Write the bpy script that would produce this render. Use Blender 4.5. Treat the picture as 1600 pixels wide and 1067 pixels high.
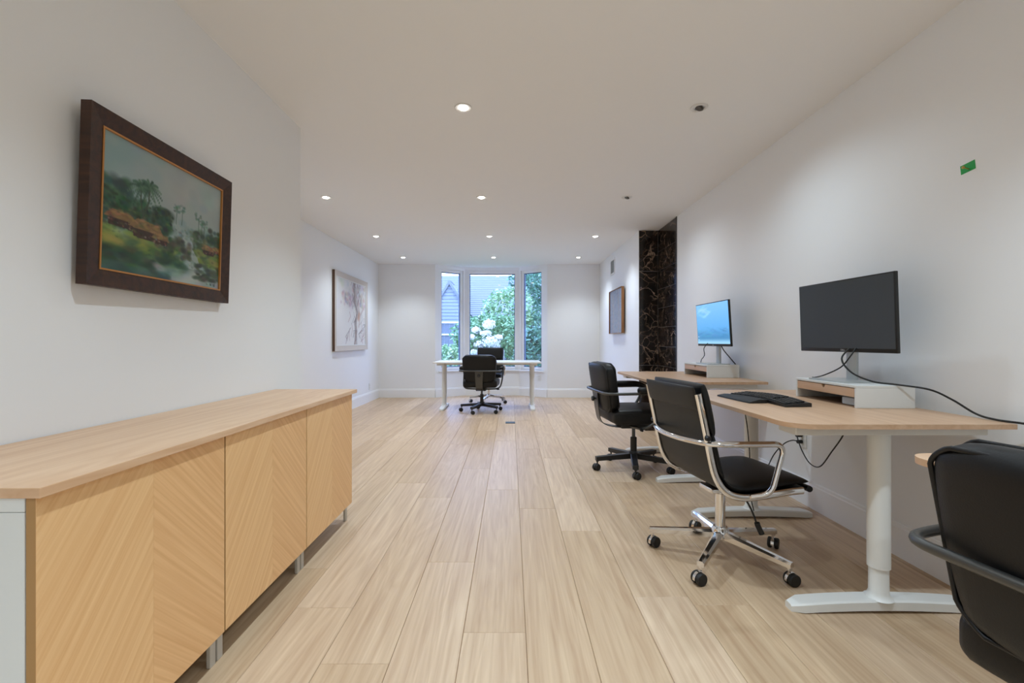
import bpy, bmesh, math, random
import numpy as np
from mathutils import Vector, Matrix, noise

for o in list(bpy.data.objects):
    bpy.data.objects.remove(o)
S = bpy.context.scene
C = S.collection
random.seed(7)
PI = math.pi
R = math.radians

# ------------------------------------------------------------------ camera, world, exposure
F_PX, VX, VY, CAM_H = 722.0, 798.0, 533.0, 1.05
cd = bpy.data.cameras.new('camera')
cam = bpy.data.objects.new('camera', cd)
C.objects.link(cam)
cam.location = (0, 0, CAM_H)
cam.rotation_euler = (PI / 2, 0, 0)
cd.sensor_width = 36
cd.lens = 36 * F_PX / 1600
cd.shift_x = (800 - VX) / 1600
cd.shift_y = (VY - 533.5) / 1600
cd.clip_start = 0.02
S.camera = cam

S.view_settings.view_transform = 'Standard'
S.view_settings.look = 'None'
S.view_settings.gamma = 1
S.view_settings.use_curve_mapping = False
S.view_settings.exposure = 0.80

W = bpy.data.worlds.new('sky')
S.world = W
W.use_nodes = True
bg = W.node_tree.nodes['Background']
bg.inputs['Color'].default_value = (0.36, 0.50, 1.0, 1)
bg.inputs['Strength'].default_value = 5.6

LAMP_W = 92.0            # each ceiling downlight
LAMP_COL = (0.80, 0.91, 1.0)
LAMP_COL_NEAR = (0.70, 0.865, 1.0)   # the lamps nearest the camera are a cooler white

# ------------------------------------------------------------------ helpers
def lin(r, g, b, a=1):
    def f(c):
        c /= 255
        return c / 12.92 if c <= 0.04045 else ((c + 0.055) / 1.055) ** 2.4
    return (f(r), f(g), f(b), a)


def mat(name, col, rough=0.5, metal=0.0, emit=None, estr=0.0, spec=None, coat=0.0, bump=None):
    m = bpy.data.materials.new(name)
    m.use_nodes = True
    b = m.node_tree.nodes['Principled BSDF']
    b.inputs['Base Color'].default_value = col
    b.inputs['Roughness'].default_value = rough
    b.inputs['Metallic'].default_value = metal
    if spec is not None:
        b.inputs['Specular IOR Level'].default_value = spec
    if coat:
        b.inputs['Coat Weight'].default_value = coat
    if emit:
        b.inputs['Emission Color'].default_value = emit
        b.inputs['Emission Strength'].default_value = estr
    if bump:
        nt = m.node_tree
        tc = nt.nodes.new('ShaderNodeTexCoord')
        n = nt.nodes.new('ShaderNodeTexNoise')
        n.inputs['Scale'].default_value = bump[0]
        n.inputs['Detail'].default_value = 4
        bp = nt.nodes.new('ShaderNodeBump')
        bp.inputs['Strength'].default_value = bump[1]
        bp.inputs['Distance'].default_value = bump[2]
        nt.links.new(tc.outputs['Object'], n.inputs['Vector'])
        nt.links.new(n.outputs['Fac'], bp.inputs['Height'])
        nt.links.new(bp.outputs['Normal'], b.inputs['Normal'])
    return m


def wood(name, cols, rough, grain='Y', rot=(0, 0, 0), vary=0.0, scale=1.0, along=1.2, across=26.0, bumpd=0.0006, ring_mix=0.22):
    """procedural wood: stretched noise along one axis, optional per-object tone"""
    m = bpy.data.materials.new(name)
    m.use_nodes = True
    nt = m.node_tree
    L = nt.links.new
    b = nt.nodes['Principled BSDF']
    b.inputs['Roughness'].default_value = rough
    tc = nt.nodes.new('ShaderNodeTexCoord')
    oi = nt.nodes.new('ShaderNodeObjectInfo')
    r0 = nt.nodes.new('ShaderNodeMapping')
    r0.inputs['Rotation'].default_value = rot
    L(tc.outputs['Object'], r0.inputs['Vector'])
    add = nt.nodes.new('ShaderNodeVectorMath')
    add.operation = 'MULTIPLY_ADD'
    cx = nt.nodes.new('ShaderNodeCombineXYZ')
    for i in range(3):
        L(oi.outputs['Random'], cx.inputs[i])
    L(cx.outputs[0], add.inputs[0])
    add.inputs[1].default_value = (37, 53, 71) if vary > 0 else (0, 0, 0)
    L(r0.outputs['Vector'], add.inputs[2])
    sc = [across * scale] * 3
    sc['XYZ'.index(grain)] = along * scale
    mp = nt.nodes.new('ShaderNodeMapping')
    mp.inputs['Scale'].default_value = sc
    L(add.outputs[0], mp.inputs['Vector'])
    n1 = nt.nodes.new('ShaderNodeTexNoise')
    n1.inputs['Scale'].default_value = 1.0
    n1.inputs['Detail'].default_value = 6
    n1.inputs['Distortion'].default_value = 0.6
    L(mp.outputs[0], n1.inputs['Vector'])
    sc2 = [6.0 * scale] * 3
    sc2['XYZ'.index(grain)] = 0.45 * scale
    mp2 = nt.nodes.new('ShaderNodeMapping')
    mp2.inputs['Scale'].default_value = sc2
    L(add.outputs[0], mp2.inputs['Vector'])
    n2 = nt.nodes.new('ShaderNodeTexNoise')
    n2.inputs['Scale'].default_value = 1.0
    n2.inputs['Detail'].default_value = 3
    n2.inputs['Distortion'].default_value = 1.6
    L(mp2.outputs[0], n2.inputs['Vector'])
    # cathedral rings from the broad noise
    ring = nt.nodes.new('ShaderNodeMath'); ring.operation = 'MULTIPLY'
    L(n2.outputs['Fac'], ring.inputs[0]); ring.inputs[1].default_value = 14.0
    fr = nt.nodes.new('ShaderNodeMath'); fr.operation = 'PINGPONG'
    L(ring.outputs[0], fr.inputs[0]); fr.inputs[1].default_value = 1.0
    mx = nt.nodes.new('ShaderNodeMix')
    mx.inputs[0].default_value = ring_mix
    L(n1.outputs['Fac'], mx.inputs[2]); L(fr.outputs[0], mx.inputs[3])
    cr = nt.nodes.new('ShaderNodeValToRGB')
    cr.color_ramp.elements[0].position = 0.25
    cr.color_ramp.elements[0].color = cols[0]
    cr.color_ramp.elements[1].position = 0.75
    cr.color_ramp.elements[1].color = cols[1]
    L(mx.outputs[0], cr.inputs['Fac'])
    out = cr.outputs['Color']
    if vary > 0:
        hs = nt.nodes.new('ShaderNodeHueSaturation')
        mr = nt.nodes.new('ShaderNodeMapRange')
        mr.inputs['To Min'].default_value = 1 - vary
        mr.inputs['To Max'].default_value = 1 + vary
        L(oi.outputs['Random'], mr.inputs['Value'])
        L(mr.outputs[0], hs.inputs['Value'])
        ms = nt.nodes.new('ShaderNodeMath'); ms.operation = 'MULTIPLY_ADD'
        ms.inputs[1].default_value = -1.4 * vary; ms.inputs[2].default_value = 1 + 0.7 * vary
        L(oi.outputs['Random'], ms.inputs[0]); L(ms.outputs[0], hs.inputs['Saturation'])
        L(out, hs.inputs['Color'])
        out = hs.outputs['Color']
    L(out, b.inputs['Base Color'])
    bp = nt.nodes.new('ShaderNodeBump')
    bp.inputs['Strength'].default_value = 0.35
    bp.inputs['Distance'].default_value = bumpd
    L(n1.outputs['Fac'], bp.inputs['Height'])
    L(bp.outputs['Normal'], b.inputs['Normal'])
    return m


def link(name, me, m=None, parent=None, smooth=False, loc=None, rot=None):
    o = bpy.data.objects.new(name, me)
    C.objects.link(o)
    if m is not None and len(me.materials) == 0:
        me.materials.append(m)
    if parent is not None:
        o.parent = parent
    if loc is not None:
        o.location = loc
    if rot is not None:
        o.rotation_euler = rot
    return o


def fin(bm, name, smooth=None):
    """bmesh -> mesh, smooth = angle in degrees or None"""
    bmesh.ops.recalc_face_normals(bm, faces=bm.faces)
    if smooth is not None:
        for f in bm.faces:
            f.smooth = True
        lim = R(smooth)
        for e in bm.edges:
            if len(e.link_faces) == 2 and e.calc_face_angle(0) > lim:
                e.smooth = False
    me = bpy.data.meshes.new(name)
    bm.to_mesh(me)
    bm.free()
    return me


def obj(name, bm, m, parent=None, smooth=None, loc=None, rot=None):
    return link(name, fin(bm, name, smooth), m, parent, loc=loc, rot=rot)


def empty(name, loc, rz=0.0, rot=None):
    o = bpy.data.objects.new(name, None)
    C.objects.link(o)
    o.location = loc
    o.rotation_euler = rot if rot else (0, 0, rz)
    o.empty_display_size = 0.1
    return o


def tag(o, label=None, cat=None, group=None, kind=None):
    if label: o['label'] = label
    if cat: o['category'] = cat
    if group: o['group'] = group
    if kind: o['kind'] = kind
    return o


def copy_tree(o, parent=None):
    c = o.copy()
    C.objects.link(c)
    c.parent = parent
    for ch in list(o.children):
        copy_tree(ch, c)
    return c


def BM():
    return bmesh.new()


def box(bm, x0, x1, y0, y1, z0, z1, bev=0.0, seg=2, M=None):
    vs = [bm.verts.new((x, y, z)) for x in (x0, x1) for y in (y0, y1) for z in (z0, z1)]
    idx = [(0, 1, 3, 2), (4, 6, 7, 5), (0, 4, 5, 1), (2, 3, 7, 6), (0, 2, 6, 4), (1, 5, 7, 3)]
    fs = [bm.faces.new([vs[i] for i in q]) for q in idx]
    geom = vs
    if bev > 0:
        es = list({e for f in fs for e in f.edges})
        r = bmesh.ops.bevel(bm, geom=es, offset=bev, segments=seg, affect='EDGES', profile=0.5)
        geom = list({v for f in r['faces'] for v in f.verts} | {v for v in vs if v.is_valid})
    if M is not None:
        for v in geom:
            v.co = M @ v.co
    return bm


def rbox(bm, sx, sy, sz, r, n=8, warp=None, crown=(0, 0), M=None):
    """soft rounded box, centred at the origin; crown = bulge on +z / -z faces"""
    hx, hy, hz = sx / 2, sy / 2, sz / 2
    cache = {}

    def pt(i, j, k):
        key = (i, j, k)
        if key in cache:
            return cache[key]
        u, v, w = 2 * i / n - 1, 2 * j / n - 1, 2 * k / n - 1

        def ease(t):
            return math.copysign(abs(t) ** 0.6, t)
        p = Vector((ease(u) * hx, ease(v) * hy, ease(w) * hz))
        q = Vector((max(-hx + r, min(hx - r, p.x)), max(-hy + r, min(hy - r, p.y)), max(-hz + r, min(hz - r, p.z))))
        d = p - q
        if d.length > 1e-9:
            p = q + d.normalized() * r
        ex, ey = p.x / hx, p.y / hy
        if w > 0:
            p.z += crown[0] * (1 - ex * ex) * (1 - ey * ey) * (w)
        else:
            p.z += crown[1] * (1 - ex * ex) * (1 - ey * ey) * (w)
        if warp:
            p = warp(p)
        if M is not None:
            p = M @ p
        cache[key] = bm.verts.new(p)
        return cache[key]
    for a in range(n):
        for b in range(n):
            for f in (((a, b, 0), (a, b + 1, 0), (a + 1, b + 1, 0), (a + 1, b, 0)),
                      ((a, b, n), (a + 1, b, n), (a + 1, b + 1, n), (a, b + 1, n)),
                      ((a, 0, b), (a + 1, 0, b), (a + 1, 0, b + 1), (a, 0, b + 1)),
                      ((a, n, b), (a, n, b + 1), (a + 1, n, b + 1), (a + 1, n, b)),
                      ((0, a, b), (0, a, b + 1), (0, a + 1, b + 1), (0, a + 1, b)),
                      ((n, a, b), (n, a + 1, b), (n, a + 1, b + 1), (n, a, b + 1))):
                bm.faces.new([pt(*q) for q in f])
    return bm


def lathe(bm, prof, n=24, M=None, cap=True):
    rings = []
    for (r, z) in prof:
        ring = []
        for i in range(n):
            a = 2 * PI * i / n
            p = Vector((r * math.cos(a), r * math.sin(a), z))
            ring.append(bm.verts.new(M @ p if M is not None else p))
        rings.append(ring)
    for a, b in zip(rings, rings[1:]):
        for i in range(n):
            bm.faces.new((a[i], a[(i + 1) % n], b[(i + 1) % n], b[i]))
    if cap:
        bm.faces.new(list(reversed(rings[0])))
        bm.faces.new(rings[-1])
    return bm


def fillet(pts, r, seg=6, closed=False):
    P = [Vector(p) for p in pts]
    out = []
    n = len(P)
    for i in range(n):
        if not closed and i in (0, n - 1):
            out.append(P[i])
            continue
        a, b, c = P[i - 1], P[i], P[(i + 1) % n]
        d1, d2 = (a - b), (c - b)
        rr = min(r, d1.length * 0.48, d2.length * 0.48)
        p1, p2 = b + d1.normalized() * rr, b + d2.normalized() * rr
        for k in range(seg + 1):
            t = k / seg
            out.append((1 - t) ** 2 * p1 + 2 * t * (1 - t) * b + t * t * p2)
    return out


def smoothpath(pts, sub=8, closed=False):
    P = [Vector(p) for p in pts]
    n = len(P)
    out = []
    rng = range(n if closed else n - 1)
    for i in rng:
        if closed:
            p0, p1, p2, p3 = P[i - 1], P[i], P[(i + 1) % n], P[(i + 2) % n]
        else:
            p0, p1, p2, p3 = P[max(i - 1, 0)], P[i], P[i + 1], P[min(i + 2, n - 1)]
        for k in range(sub):
            t = k / sub
            out.append(0.5 * ((2 * p1) + (-p0 + p2) * t + (2 * p0 - 5 * p1 + 4 * p2 - p3) * t * t + (-p0 + 3 * p1 - 3 * p2 + p3) * t ** 3))
    if not closed:
        out.append(P[-1])
    return out


def tube(bm, path, r, n=10, closed=False, flat=None, up=Vector((0, 0, 1))):
    """tube along a path; flat=(ra, rb) gives an elliptical section (ra sideways, rb along the frame's up)"""
    P = [Vector(p) for p in path]
    m = len(P)
    rings = []
    nrm = None
    for i in range(m):
        if closed:
            t = (P[(i + 1) % m] - P[i - 1]).normalized()
        else:
            t = (P[min(i + 1, m - 1)] - P[max(i - 1, 0)]).normalized()
        if nrm is None:
            ref = up if abs(t.dot(up)) < 0.95 else Vector((1, 0, 0))
            nrm = (ref - t * ref.dot(t)).normalized()
        else:
            nrm = (nrm - t * nrm.dot(t)).normalized()
        bi = t.cross(nrm)
        ra, rb = flat if flat else (r, r)
        rings.append([bm.verts.new(P[i] + bi * (ra * math.cos(2 * PI * k / n)) + nrm * (rb * math.sin(2 * PI * k / n))) for k in range(n)])
    for i in range(m if closed else m - 1):
        a, b = rings[i], rings[(i + 1) % m]
        for k in range(n):
            bm.faces.new((a[k], a[(k + 1) % n], b[(k + 1) % n], b[k]))
    if not closed:
        bm.faces.new(list(reversed(rings[0])))
        bm.faces.new(rings[-1])
    return bm


def prism(bm, outline, z0, z1, M=None):
    lo = [bm.verts.new(M @ Vector((x, y, z0)) if M is not None else (x, y, z0)) for x, y in outline]
    hi = [bm.verts.new(M @ Vector((x, y, z1)) if M is not None else (x, y, z1)) for x, y in outline]
    n = len(outline)
    for i in range(n):
        bm.faces.new((lo[i], lo[(i + 1) % n], hi[(i + 1) % n], hi[i]))
    bm.faces.new(list(reversed(lo)))
    bm.faces.new(hi)
    return bm


def rrect(x0, x1, y0, y1, radii, seg=8):
    """rounded rectangle outline, radii for corners (x0y0, x1y0, x1y1, x0y1)"""
    out = []
    for (cx, cy, a0, r) in ((x0, y0, PI, radii[0]), (x1, y0, 1.5 * PI, radii[1]), (x1, y1, 0, radii[2]), (x0, y1, 0.5 * PI, radii[3])):
        ox = cx + (r if cx == x0 else -r)
        oy = cy + (r if cy == y0 else -r)
        if r <= 0:
            out.append((cx, cy))
            continue
        for k in range(seg + 1):
            a = a0 + 0.5 * PI * k / seg
            out.append((ox + r * math.cos(a), oy + r * math.sin(a)))
    return out


def T(x, y, z):
    return Matrix.Translation((x, y, z))


def RZ(a):
    return Matrix.Rotation(a, 4, 'Z')


# ------------------------------------------------------------------ materials
M = {}
M['wall'] = mat('wall_paint', lin(243, 243, 243), 0.55, bump=(60, 0.08, 0.002))
M['ceiling'] = mat('ceiling_paint', lin(245, 244, 243), 0.7, bump=(60, 0.06, 0.002))
M['trim'] = mat('trim_paint', lin(245, 245, 245), 0.35)
M['floor'] = wood('floor_oak', (lin(182, 150, 119), lin(212, 185, 153)), 0.42, 'Y', vary=0.10, along=1.6, across=52, ring_mix=0.16)
M['floor_base'] = mat('floor_seam', lin(120, 98, 78), 0.8)
M['desk'] = wood('desk_oak', (lin(196, 156, 122), lin(214, 178, 145)), 0.38, 'Y', along=1.5, across=30)
M['top'] = wood('sideboard_oak', (lin(212, 168, 128), lin(232, 196, 160)), 0.36, 'Y', along=1.2, across=24)
M['chev_a'] = wood('veneer_rising', (lin(226, 174, 118), lin(246, 204, 149)), 0.42, 'Y', rot=(R(-52), 0, 0), along=1.2, across=90, ring_mix=0.06)
M['chev_b'] = wood('veneer_falling', (lin(220, 167, 112), lin(243, 197, 142)), 0.42, 'Y', rot=(R(45), 0, 0), along=1.2, across=90, ring_mix=0.08)
M['door_core'] = mat('door_edge', lin(176, 134, 82), 0.6)
M['white'] = mat('white_laminate', lin(228, 229, 226), 0.4)
M['white_metal'] = mat('white_powder_coat', lin(232, 231, 226), 0.38)
M['offwhite_desk'] = mat('white_desk_top', lin(232, 226, 218), 0.3)
M['grey_leg'] = mat('grey_metal_leg', lin(196, 190, 180), 0.4)
M['leather'] = mat('black_leather', lin(13, 13, 14), 0.45, spec=0.35, bump=(260, 0.25, 0.0012))
M['leather_back'] = mat('dark_leather_back', lin(30, 30, 29), 0.5, spec=0.4, bump=(260, 0.25, 0.0012))
M['black_metal'] = mat('black_powder_coat', lin(26, 25, 24), 0.42)
M['dark_tube'] = mat('grey_black_tube', lin(84, 84, 82), 0.34, 0.6)
M['rubber'] = mat('black_rubber', lin(18, 18, 18), 0.55)
M['chrome'] = mat('chrome', (0.82, 0.82, 0.83, 1), 0.08, 1.0)
M['silver'] = mat('silver_plastic', lin(188, 192, 192), 0.32, 0.4)
M['black_plastic'] = mat('black_plastic', lin(20, 21, 22), 0.4)
M['screen_off'] = mat('screen_off', lin(52, 56, 58), 0.28)
M['cable'] = mat('cable_black', lin(20, 20, 19), 0.45)
M['dark_wood'] = wood('walnut_frame', (lin(40, 21, 11), lin(72, 42, 24)), 0.5, 'Y', along=3, across=40)
M['gilt'] = mat('gilt_slip', lin(190, 132, 72), 0.35, 0.4)
M['pale_frame'] = mat('pale_frame', lin(205, 194, 184), 0.35)
M['brown_side'] = mat('brown_frame_side', lin(96, 70, 54), 0.5)
M['amber_wood'] = wood('amber_frame', (lin(118, 78, 42), lin(152, 104, 60)), 0.45, 'Z', along=3, across=40)
M['vent_dark'] = mat('vent_recess', lin(120, 122, 124), 0.7)
M['tape'] = mat('green_tape', lin(0, 158, 62), 0.5)
M['brass'] = mat('brass', lin(190, 160, 90), 0.3, 0.9)
M['lens'] = mat('lamp_lens', (1, 1, 1, 1), 0.3, emit=(1.0, 0.96, 0.9, 1), estr=18.0)
M['lens_off'] = mat('lamp_unlit', lin(60, 56, 50), 0.3)
M['ring'] = mat('lamp_trim', lin(225, 222, 218), 0.35)
M['plate'] = mat('floor_plate', lin(66, 86, 104), 0.35, 0.5)
M['outlet'] = mat('outlet_plastic', lin(236, 236, 232), 0.35)
M['slot'] = mat('outlet_slot', lin(60, 60, 60), 0.6)
M['blue_box'] = mat('pale_blue_plastic', lin(206, 216, 222), 0.35)
M['drawer_edge'] = mat('drawer_gap', lin(60, 48, 40), 0.7)
M['logo'] = mat('logo_print', lin(205, 205, 205), 0.4)


def marble(name):
    m = bpy.data.materials.new(name)
    m.use_nodes = True
    nt = m.node_tree
    L = nt.links.new
    b = nt.nodes['Principled BSDF']
    b.inputs['Roughness'].default_value = 0.12
    tc = nt.nodes.new('ShaderNodeTexCoord')
    oi = nt.nodes.new('ShaderNodeObjectInfo')
    cx = nt.nodes.new('ShaderNodeCombineXYZ')
    for i in range(3):
        L(oi.outputs['Random'], cx.inputs[i])
    ad = nt.nodes.new('ShaderNodeVectorMath'); ad.operation = 'MULTIPLY_ADD'
    L(cx.outputs[0], ad.inputs[0]); ad.inputs[1].default_value = (11, 17, 23)
    L(tc.outputs['Object'], ad.inputs[2])
    wn = nt.nodes.new('ShaderNodeTexNoise')
    wn.inputs['Scale'].default_value = 4; wn.inputs['Detail'].default_value = 5
    L(ad.outputs[0], wn.inputs['Vector'])
    ad2 = nt.nodes.new('ShaderNodeVectorMath'); ad2.operation = 'MULTIPLY_ADD'
    L(wn.outputs['Color'], ad2.inputs[0]); ad2.inputs[1].default_value = (0.35, 0.35, 0.35)
    L(ad.outputs[0], ad2.inputs[2])
    col = None
    facs = []
    for s, w in ((3.0, 0.020), (8.0, 0.030)):
        v = nt.nodes.new('ShaderNodeTexVoronoi')
        v.feature = 'DISTANCE_TO_EDGE'
        v.inputs['Scale'].default_value = s
        L(ad2.outputs[0], v.inputs['Vector'])
        mr = nt.nodes.new('ShaderNodeMapRange')
        mr.inputs['From Min'].default_value = 0.0; mr.inputs['From Max'].default_value = w
        mr.inputs['To Min'].default_value = 1.0; mr.inputs['To Max'].default_value = 0.0
        L(v.outputs['Distance'], mr.inputs['Value'])
        facs.append(mr.outputs[0])
    n3 = nt.nodes.new('ShaderNodeTexNoise')
    n3.inputs['Scale'].default_value = 5
    L(ad.outputs[0], n3.inputs['Vector'])
    mr3 = nt.nodes.new('ShaderNodeMapRange')
    mr3.inputs['From Min'].default_value = 0.40; mr3.inputs['From Max'].default_value = 0.58
    L(n3.outputs['Fac'], mr3.inputs['Value'])
    mu = nt.nodes.new('ShaderNodeMath'); mu.operation = 'MAXIMUM'
    L(facs[0], mu.inputs[0])
    m2 = nt.nodes.new('ShaderNodeMath'); m2.operation = 'MULTIPLY'
    L(facs[1], m2.inputs[0]); m2.inputs[1].default_value = 0.6
    L(m2.outputs[0], mu.inputs[1])
    m3 = nt.nodes.new('ShaderNodeMath'); m3.operation = 'MULTIPLY'
    L(mu.outputs[0], m3.inputs[0]); L(mr3.outputs[0], m3.inputs[1])
    base = nt.nodes.new('ShaderNodeValToRGB')
    base.color_ramp.elements[0].color = lin(16, 12, 11)
    base.color_ramp.elements[1].color = lin(52, 36, 28)
    base.color_ramp.elements[0].position = 0.4; base.color_ramp.elements[1].position = 0.8
    L(wn.outputs['Fac'], base.inputs['Fac'])
    mx = nt.nodes.new('ShaderNodeMix'); mx.data_type = 'RGBA'
    L(m3.outputs[0], mx.inputs[0]); L(base.outputs['Color'], mx.inputs[6])
    mx.inputs[7].default_value = lin(176, 150, 130)
    L(mx.outputs[2], b.inputs['Base Color'])
    return m


M['marble'] = marble('black_marble')
M['grout'] = mat('pale_grout', lin(176, 172, 168), 0.8)


def glass_mat():
    m = bpy.data.materials.new('window_glass')
    m.use_nodes = True
    nt = m.node_tree
    for n in list(nt.nodes):
        nt.nodes.remove(n)
    out = nt.nodes.new('ShaderNodeOutputMaterial')
    tr = nt.nodes.new('ShaderNodeBsdfTransparent')
    tr.inputs['Color'].default_value = (0.93, 0.97, 0.98, 1)
    gl = nt.nodes.new('ShaderNodeBsdfGlossy')
    gl.inputs['Roughness'].default_value = 0.02
    mx = nt.nodes.new('ShaderNodeMixShader')
    mx.inputs[0].default_value = 0.06
    nt.links.new(tr.outputs[0], mx.inputs[1])
    nt.links.new(gl.outputs[0], mx.inputs[2])
    nt.links.new(mx.outputs[0], out.inputs['Surface'])
    return m


M['glass'] = glass_mat()


def vcol_mat(name, rough=0.6, emit=0.0):
    m = bpy.data.materials.new(name)
    m.use_nodes = True
    nt = m.node_tree
    b = nt.nodes['Principled BSDF']
    a = nt.nodes.new('ShaderNodeVertexColor')
    a.layer_name = 'paint'
    b.inputs['Roughness'].default_value = rough
    if emit:
        b.inputs['Base Color'].default_value = (0.01, 0.01, 0.012, 1)
        nt.links.new(a.outputs['Color'], b.inputs['Emission Color'])
        b.inputs['Emission Strength'].default_value = emit
    else:
        nt.links.new(a.outputs['Color'], b.inputs['Base Color'])
    return m


def painted_sheet(name, img, w, h, m, parent, place):
    """flat sheet w x h with img (rows from the top, sRGB 0..1) as vertex paint; place(u, v) -> xyz with u,v in 0..1"""
    H, Wd, _ = img.shape
    vs = [place(j / (Wd - 1), 1 - i / (H - 1)) for i in range(H) for j in range(Wd)]
    fs = [(i * Wd + j, (i + 1) * Wd + j, (i + 1) * Wd + j + 1, i * Wd + j + 1) for i in range(H - 1) for j in range(Wd - 1)]
    me = bpy.data.meshes.new(name)
    me.from_pydata(vs, [], fs)
    ca = me.color_attributes.new('paint', 'FLOAT_COLOR', 'POINT')
    a = np.clip(img.reshape(-1, 3), 0, 1)
    a = np.where(a <= 0.04045, a / 12.92, ((a + 0.055) / 1.055) ** 2.4)
    ca.data.foreach_set('color', np.hstack([a, np.ones((len(a), 1))]).astype(np.float32).ravel())
    return link(name, me, m, parent)


# ------------------------------------------------------------------ room dimensions
ZC = 2.477
XR, XRF, XL, XLF = 1.90, 1.655, -1.41, -2.46
YM0, YM1 = 5.28, 5.96          # marble alcove
YLC = 3.10                     # corner of the near left wall
YW = 8.60                      # far wall
YB = -2.0                      # wall behind the camera
BAY = [(-1.405, 8.60), (-0.89, 8.95), (0.17, 8.95), (0.68, 8.60)]


def struct(name, bm, m, label, cat='wall', parent=None, smooth=None):
    o = obj(name, bm, m, parent, smooth)
    if parent is None:
        tag(o, label, cat, kind='structure')
    return o


# floor and its planks
PW, PX0, PL = 0.225, -0.171, 1.6
bm = BM(); box(bm, -2.6, 2.05, -2.15, 9.1, -0.08, -0.012)
floor = struct('floor', bm, M['floor_base'], 'pale oak wide plank floor running towards the bay window', 'floor')
known = {0: 1.666, -1: 2.197, -2: 1.504, -3: 1.82, -4: 2.135, 1: 2.9, 2: 2.555, 3: 1.898}
rnd = random.Random(3)
G = 0.0011
for k in range(-11, 10):
    xa, xb = PX0 + PW * k, PX0 + PW * (k + 1)
    xa, xb = max(xa, -2.5), min(xb, 2.0)
    if xb - xa < 0.03:
        continue
    y0r = YLC if xb < XL - 0.02 else YB
    y1r = 8.97 if (xb > -1.40 and xa < 0.68) else 8.62
    if xa > XRF:
        y1r = 6.0
    off = known.get(k, rnd.uniform(0, PL))
    js = []
    y = off - PL * 6
    while y < y1r:
        if y > y0r + 0.05:
            js.append(y)
        y += PL
    ys = [y0r] + js + [y1r]
    for a, b in zip(ys, ys[1:]):
        if b - a < 0.04:
            continue
        bm = BM()
        cx, cy = (xa + xb) / 2, (a + b) / 2
        hx, hy = (xb - xa) / 2 - G / 2, (b - a) / 2 - G / 2
        e = 0.0016
        lo = [bm.verts.new(p) for p in ((-hx, -hy, -0.012), (hx, -hy, -0.012), (hx, hy, -0.012), (-hx, hy, -0.012))]
        md = [bm.verts.new(p) for p in ((-hx, -hy, -e), (hx, -hy, -e), (hx, hy, -e), (-hx, hy, -e))]
        hi = [bm.verts.new(p) for p in ((-hx + e, -hy + e, 0), (hx - e, -hy + e, 0), (hx - e, hy - e, 0), (-hx + e, hy - e, 0))]
        for r0, r1 in ((lo, md), (md, hi)):
            for i in range(4):
                bm.faces.new((r0[i], r0[(i + 1) % 4], r1[(i + 1) % 4], r1[i]))
        bm.faces.new(hi)
        obj('plank', bm, M['floor'], floor, loc=(cx, cy, 0))

# ceiling
bm = BM(); box(bm, -2.6, 2.05, -2.15, 9.1, ZC, ZC + 0.1)
struct('ceiling', bm, M['ceiling'], 'flat white painted ceiling with recessed downlights', 'ceiling')

# walls
bm = BM(); box(bm, XR, XR + 0.15, YB, YM0, 0, ZC)
struct('wall_right', bm, M['wall'], 'long white wall behind the wooden desks')
bm = BM(); box(bm, XL - 0.15, XL, YB, YLC, 0, ZC)
struct('wall_left', bm, M['wall'], 'white wall behind the oak sideboard, near the camera')
bm = BM(); box(bm, XLF - 0.14, XL - 0.15, YLC - 0.15, YLC, 0, ZC)
struct('wall_left_return', bm, M['wall'], 'short white return wall around the corner from the sideboard')
bm = BM(); box(bm, XLF - 0.14, XLF, YLC, YW, 0, ZC)
struct('wall_left_far', bm, M['wall'], 'white wall carrying the pale framed painting')
bm = BM(); box(bm, XLF - 0.14, BAY[0][0], YW, YW + 0.14, 0, ZC)
struct('wall_far_left', bm, M['wall'], 'white end wall left of the bay window')
bm = BM(); box(bm, BAY[3][0], XRF + 0.3, YW, YW + 0.14, 0, ZC)
struct('wall_far_right', bm, M['wall'], 'white end wall right of the bay window')
bm = BM(); box(bm, XRF, XRF + 0.3, YM1 + 0.012, YW, 0, ZC)
struct('wall_right_far', bm, M['wall'], 'white wall beyond the black marble, with small painting and vent')
bm = BM(); box(bm, XL - 0.15, XR + 0.15, YB - 0.15, YB, 0, ZC)
struct('wall_back', bm, M['wall'], 'white wall behind the camera')

# marble alcove
bm = BM(); box(bm, XR + 0.010, XR + 0.15, YM0, YM1 + 0.012, 0, ZC)
alc = struct('wall_marble', bm, M['grout'], 'black veined marble tiled recess at the end of the right wall')
zs = [ZC - 0.002]
z = 2.197
while z > 0.05:
    zs.append(z); z -= 0.243
zs.append(0.002)
for a, b in zip(zs, zs[1:]):
    bm = BM()
    cy, cz = (YM0 + YM1) / 2, (a + b) / 2
    box(bm, -0.012, 0, -(YM1 - YM0) / 2 + 0.022, (YM1 - YM0) / 2 - 0.003, -(a - b) / 2 + 0.0025, (a - b) / 2 - 0.0025, 0.0012, 1)
    obj('marble_tile', bm, M['marble'], alc, loc=(XR + 0.010, cy, cz))
bm = BM(); box(bm, XRF, XR + 0.010, YM1 + 0.001, YM1 + 0.012, 0, ZC)
obj('tile_backing', bm, M['grout'], alc)
for a, b in ((ZC - 0.002, 1.95), (1.95, 0.74), (0.74, 0.002)):
    bm = BM()
    w = (XR - XRF)
    box(bm, -w / 2 + 0.002, w / 2 - 0.006, -0.010, 0, -(a - b) / 2 + 0.0025, (a - b) / 2 - 0.0025, 0.0012, 1)
    obj('marble_tile', bm, M['marble'], alc, loc=((XR + XRF) / 2, YM1 + 0.001, (a + b) / 2))
bm = BM(); box(bm, XR - 0.006, XR + 0.012, YM0, YM0 + 0.018, 0, ZC, 0.001, 1)
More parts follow.
